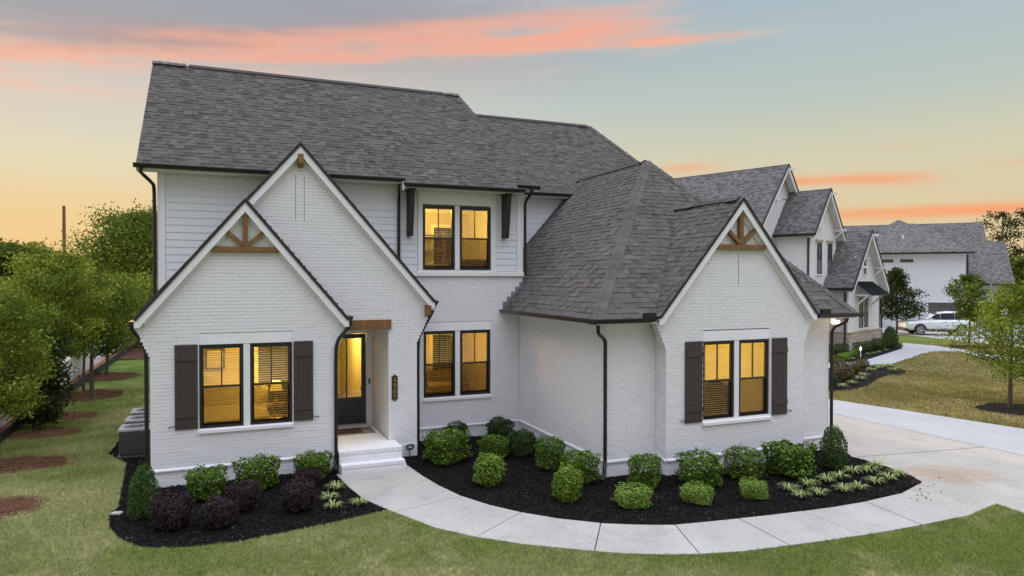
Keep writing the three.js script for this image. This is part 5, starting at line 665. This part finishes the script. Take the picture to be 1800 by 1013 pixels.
{
  // farther house: siding wall seen square on, hipped roof, garage wing to the right
  const o = depthAt(1697, 62), n2 = thing('far_house', 'wide white sided house with big grey hip roof in the right background', 'house', o, -45 * deg);
  mk('wall', bx(-11, 0, 0, 7, -9, 0), M.siding, n2); const sd = []; for (let y = 0.5; y < 6.9; y += 0.24) sd.push(prismZY([[0, y], [0.03, y], [0.004, y + 0.23], [0, y + 0.23]], -11, 0.01)); const sb = mk('siding', merge(sd), M.siding, n2); sb.userData = { kind: 'stuff' };
  mk('corner_board', bx(-0.16, 0.04, 0, 7, -0.1, 0.045), M.white, n2);
  const hip = (x0, x1, z0, z1, ye, r0, r1, yr) => { const zm = (z0 + z1) / 2; roofPlane([[x0, ye, z1], [x1, ye, z1], [r1, yr, zm], [r0, yr, zm]], { lay: false, parent: n2, mat: M.roofFar, thick: 0.1 }); roofPlane([[x1, ye, z1], [x1, ye, z0], [r1, yr, zm]], { lay: false, parent: n2, mat: M.roofFar, thick: 0.1 }); roofPlane([[x0, ye, z0], [x1, ye, z0], [r1, yr, zm], [r0, yr, zm]], { lay: false, parent: n2, mat: M.roofFar, thick: 0.1 }); roofPlane([[x0, ye, z0], [x0, ye, z1], [r0, yr, zm]], { lay: false, parent: n2, mat: M.roofFar, thick: 0.1 }); };
  hip(-12, 0.55, -10, 0.5, 7, -4.4, -3.3, 10.05);
  mk('gutter', bx(-12, 0.6, 6.85, 7.02, 0.5, 0.62), M.gutter, n2); mk('soffit', bx(-12, 0.5, 6.8, 6.85, 0, 0.5), M.white, n2);
  mk('wall', bx(-22, 3.2, 0, 6.8, -15, -9.2), M.siding, n2); roofPlane([[-22, 6.9, -7], [3.4, 6.9, -7], [3.7, 10.45, -11], [-22, 10.45, -11]], { lay: false, parent: n2, mat: M.roofFar, thick: 0.1 }); roofPlane([[-22, 6.9, -16], [3.7, 6.9, -16], [3.7, 10.45, -11], [-22, 10.45, -11]], { lay: false, parent: n2, mat: M.roofFar, thick: 0.1 }); hip(-6.2, -1.8, -13, -9, 9.6, -4.05, -3.95, 10.95);
  for (const [a, b] of [[-6.8, -5.7], [-5.25, -4.05]]) { const w = grp('window', n2); mk('frame', bx(a, b, 6.05, 6.45, 0.005, 0.06), M.white, w); mk('pane', bx(a + 0.05, b - 0.05, 6.1, 6.4, 0.061, 0.07), M.farGlass, w); }
  mk('wall', bx(0.05, 3.8, 0, 4.1, -8, -1.8), M.siding, n2); roofPlane([[-0.2, 4.1, -1.2], [4.1, 4.1, -1.2], [4.4, 8.2, -6], [-0.2, 8.2, -6]], { lay: false, parent: n2, mat: M.roofFar, thick: 0.1 }); roofPlane([[-0.2, 4.1, -10.8], [4.4, 4.1, -10.8], [4.4, 8.2, -6], [-0.2, 8.2, -6]], { lay: false, parent: n2, mat: M.roofFar, thick: 0.1 }); mk('wall', prismZY([[-1.8, 4.0], [-10.2, 4.0], [-6, 7.9]], 3.6, 3.8), M.siding, n2); mk('gutter', bx(-0.1, 4.1, 3.95, 4.12, -1.2, -1.08), M.gutter, n2);
  for (const [a, b, z] of [[-2.9, -0.3, 0.0], [0.4, 3.1, -1.8]]) { const d = grp('garage_door', n2); for (let i = 0; i < 4; i++) mk('door_panel', rb(a, b, 0.06 + i * 0.58, 0.62 + i * 0.58, z + 0.004, z + 0.05, 0.01), std({ color: C3(0.085, 0.072, 0.066), roughness: 0.6 }), d); mk('door_frame', merge([bx(a - 0.15, a - 0.004, 0, 2.5, z + 0.003, z + 0.07), bx(b + 0.004, b + 0.15, 0, 2.5, z + 0.003, z + 0.07), bx(a - 0.15, b + 0.15, 2.4, 2.58, z + 0.003, z + 0.075)]), M.white, d); }
  mk('downspout', bx(0.08, 0.2, 0, 6.8, 0.06, 0.18), M.gutter, n2); mk('downspout', bx(-7.0, -6.86, 0, 3.0, 0.06, 0.18), M.gutter, n2);
  for (const [x, y, z] of [[-9.2, 9.0, -3.0], [-4.7, 8.4, -2.1]]) mk('roof_pipe', new THREE.CylinderGeometry(0.1, 0.1, 0.8, 10).translate(x, y, z), M.white, n2); for (const [x, y, z] of [[-8.2, 8.6, -2.6], [-3.6, 8.9, -3.2]]) mk('roof_vent', rb(x - 0.2, x + 0.2, y - 0.1, y + 0.12, z - 0.2, z + 0.2, 0.03), M.dark, n2);
  mk('entry_wall', bx(-7.6, -7.0, 0, 2.9, 0.02, 0.9), M.tan, n2); roofPlane([[-8.3, 3.0, 1.2], [-6.4, 3.0, 1.2], [-6.4, 3.7, 0.02], [-8.3, 3.7, 0.02]], { lay: false, parent: n2, mat: M.steel, thick: 0.06, name: 'entry_roof' });
}
// next-door planting
const NH = 'clipped hedges of the next-door house';
for (const [px, py, w, h, l] of [[1463, 631, 13, 26, 'leftmost of three dark clipped hedge blocks beside the stone base'], [1475, 629, 13, 25, 'middle of three dark clipped hedge blocks beside the stone base'], [1488, 628, 14, 24, 'rightmost of three dark clipped hedge blocks beside the stone base'], [1516, 622, 25, 20, 'nearest wide clipped hedge block in the row before the stone base'], [1532, 619, 18, 19, 'second clipped hedge block of the row before the stone base'], [1549, 618, 24, 23, 'third and largest clipped hedge block of the row before the stone base'], [1560, 615, 14, 21, 'fourth clipped hedge block of the row before the stone base'], [1566, 610, 18, 21, 'last clipped hedge block of the row, next to the conical shrub']]) shrub('hedge', px, py, w, h, l, 'hedge', NH);
shrub('cone', 1571, 614, 30, 42, 'large green conical shrub at the end of the next-door hedge row');
for (const [px, py, w, h, l] of [[1464, 636, 15, 10, 'low rounded green mound at the left of the next-door bed'], [1486, 636, 22, 13, 'largest low green mound before the next-door hedges'], [1494, 630, 18, 10, 'second low green mound before the next-door hedges'], [1502, 627, 15, 9, 'third low green mound before the next-door hedges'], [1509, 623, 14, 9, 'fourth and smallest low green mound before the next-door hedges']]) shrub('mound', px, py, w, h, l, 'shrub', 'low mounds next door');
for (const [k, px, py, w, h, l] of [['rust', 1490, 676, 36, 32, 'rounded rust brown shrub in the island bed'], ['rust', 1481, 656, 26, 24, 'thin brown shrub at the back of the island bed'], ['rust', 1507, 659, 30, 22, 'brownish green shrub in the middle of the island bed'], ['rust', 1520, 651, 24, 20, 'twiggy brown shrub at the top of the island bed'], ['blue', 1464, 684, 28, 26, 'blue grey shrub at the lower left of the island bed'], ['blue', 1466, 664, 24, 16, 'dark blue grey shrub at the upper left of the island bed']]) shrub(k, px, py, w, h, l, 'shrub', 'shrubs in the island bed');
for (const [x, y] of [[1480, 684], [1498, 679], [1512, 671], [1519, 665], [1531, 656], [1545, 652], [1556, 649], [1570, 656]]) lily(x, y, 21, 'pale yellow green grass plant along the edge of the island bed', 'grass plants of the island bed');
for (const [x, y] of [[1527, 626], [1537, 624], [1546, 622], [1500, 634], [1558, 619]]) lily(x, y, 11, 'tiny pale plant along the path below the next-door hedges', 'edging plants next door');
{ const p = gp(1513, 629), t = thing('path_light', 'small white path light in the next-door mulch bed', 'lamp', [p.x, 0, p.z]); mk('post', new THREE.CylinderGeometry(0.025, 0.03, 0.45, 8).translate(0, 0.22, 0), M.white, t); mk('lamp_head', new THREE.CylinderGeometry(0.05, 0.065, 0.14, 10).translate(0, 0.5, 0), lampMat(1, 0.9, 0.75, 1.2), t); mk('lamp_cap', new THREE.ConeGeometry(0.08, 0.08, 10).translate(0, 0.62, 0), M.white, t); }

// ------------------------------------------------------------------ parked car
{
  const c = gp(1646, 589), car = thing('parked_car', 'white station wagon with dark lower trim parked on the far driveway', 'car', [c.x, 0.03, c.z], -22.6 * deg - 0.2); car.scale.set(1.06, 1.16, 1.06);
  const paint = new THREE.MeshPhysicalMaterial({ color: C3(0.72, 0.75, 0.77), roughness: 0.35, clearcoat: 1, clearcoatRoughness: 0.08 }), clad = std({ color: C3(0.02, 0.022, 0.026), roughness: 0.7 }), glassM = std({ color: C3(0.012, 0.02, 0.024), roughness: 0.05 });
  // sections along x: [x, yBottom, yBelt, halfWidth]; lofted body
  const loft = (secs, name, mat, caps_ = true) => { const n = secs[0].length, p = [], idx = []; for (const s of secs) for (const q of s) p.push(...q); for (let i = 0; i + 1 < secs.length; i++) for (let j = 0; j < n; j++) { const a = i * n + j, b = i * n + (j + 1) % n, d = a + n, e = b + n; idx.push(a, b, d, b, e, d); } if (caps_) for (const [k, f] of [[0, false], [secs.length - 1, true]]) for (let j = 1; j + 1 < n; j++) idx.push(...(f ? [k * n, k * n + j, k * n + j + 1] : [k * n, k * n + j + 1, k * n + j])); const g = new THREE.BufferGeometry(); g.setAttribute('position', new THREE.Float32BufferAttribute(p, 3)); g.setIndex(idx); g.computeVertexNormals(); return mk(name, g, mat, car); };
  const ring = (x, y0, y1, w) => { const o = []; for (let k = 0; k < 16; k++) { const a = k / 16 * 6.283 + 0.2, e = 0.45, cx = Math.sign(Math.cos(a)) * Math.abs(Math.cos(a)) ** e, sy = Math.sign(Math.sin(a)) * Math.abs(Math.sin(a)) ** e; o.push([x, (y0 + y1) / 2 + sy * (y1 - y0) / 2, cx * w]); } return o; };
  loft([ring(-2.4, 0.42, 0.72, 0.62), ring(-2.36, 0.34, 0.84, 0.78), ring(-2.2, 0.3, 0.93, 0.87), ring(-1.6, 0.3, 1.0, 0.92), ring(-0.95, 0.3, 1.07, 0.93), ring(0, 0.3, 1.1, 0.94), ring(1.2, 0.3, 1.12, 0.94), ring(1.9, 0.32, 1.13, 0.92), ring(2.25, 0.38, 1.1, 0.87), ring(2.4, 0.5, 1.02, 0.78)], 'body', paint);
  loft([ring(-1.05, 1.0, 1.08, 0.78), ring(-0.5, 1.0, 1.42, 0.72), ring(-0.1, 1.0, 1.58, 0.68), ring(0.6, 1.0, 1.66, 0.67), ring(1.4, 1.0, 1.64, 0.66), ring(2.0, 1.0, 1.6, 0.66), ring(2.26, 1.0, 1.42, 0.7), ring(2.36, 1.0, 1.12, 0.72)], 'cabin', paint);
  for (const s of [-1, 1]) {
    const win = (pts) => { const g = prismXY(pts, 0, 0.02); g.rotateX(s > 0 ? -0.17 : 0); if (s < 0) { g.rotateX(0.17); } g.translate(0, 0, 0); const m = mk('side_window', g, glassM, car); m.position.set(0, s > 0 ? 0.02 : -0.02, s > 0 ? 0.925 : -0.945); };
    win([[-0.82, 1.12], [-0.02, 1.12], [-0.02, 1.5], [-0.28, 1.47]]); win([[0.03, 1.12], [0.95, 1.12], [0.95, 1.54], [0.03, 1.52]]); win([[1.0, 1.12], [2.1, 1.14], [1.92, 1.5], [1.0, 1.54]]);
    mk('sill_trim', rb(-1.0, 0.95, 0.26, 0.4, s * 0.93 - 0.04, s * 0.93 + 0.04, 0.02), clad, car); mk('door_handle', rb(0.0, 0.2, 0.93, 0.96, s * 0.945 - 0.01, s * 0.945 + 0.02, 0.008), paint, car); mk('door_handle', rb(0.98, 1.18, 0.95, 0.98, s * 0.945 - 0.01, s * 0.945 + 0.02, 0.008), paint, car);
    mk('mirror', new THREE.SphereGeometry(0.1, 12, 8).scale(0.7, 0.8, 1).translate(-0.72, 1.13, s * 1.0), paint, car); mk('roof_rail', tube([[-0.1, 1.6, s * 0.55], [0.4, 1.71, s * 0.56], [1.4, 1.71, s * 0.56], [1.9, 1.6, s * 0.55]], 0.022, 6), clad, car);
    mk('headlight', new THREE.SphereGeometry(0.16, 12, 8).scale(1.1, 0.5, 0.6).translate(-2.2, 0.8, s * 0.72), std({ color: C3(0.35, 0.4, 0.45), roughness: 0.1 }), car); mk('taillight', rb(2.12, 2.4, 0.92, 1.06, s * 0.76 - 0.12, s * 0.76 + 0.12, 0.03), std({ color: C3(0.25, 0.01, 0.015), roughness: 0.2 }), car);
    for (const x of [-1.42, 1.38]) { mk('wheel_arch', new THREE.TorusGeometry(0.4, 0.05, 8, 20, Math.PI).translate(x, 0.36, s * 0.91), clad, car); const w = mk('wheel', new THREE.CylinderGeometry(0.35, 0.35, 0.22, 28).rotateX(Math.PI / 2).translate(x, 0.35, s * 0.84), M.dark, car); mk('rim', (() => { const l = []; for (let k = 0; k < 5; k++) { const a = k * 1.2566; l.push(bar([0, 0, 0], [Math.cos(a) * 0.23, Math.sin(a) * 0.23, 0], 0.07, 0.03)); } l.push(boxUV(new THREE.TorusGeometry(0.24, 0.022, 6, 24))); const g = merge(l); g.translate(x, 0.35, s * 0.96); return g; })(), std({ color: C3(0.5, 0.5, 0.52), roughness: 0.3, metalness: 0.7 }), w); }
  }
  mk('windscreen', (() => { const g = new THREE.BoxGeometry(1.02, 0.02, 1.22); g.rotateZ(0.62); g.translate(-0.58, 1.31, 0); return g; })(), glassM, car); mk('rear_window', (() => { const g = new THREE.BoxGeometry(0.46, 0.02, 1.16); g.rotateZ(-1.1); g.translate(2.24, 1.4, 0); return g; })(), glassM, car);
  mk('front_bumper', rb(-2.45, -2.1, 0.26, 0.5, -0.8, 0.8, 0.06), clad, car); mk('rear_bumper', rb(2.1, 2.46, 0.3, 0.56, -0.8, 0.8, 0.06), clad, car);
}

renderer.render(scene, camera);
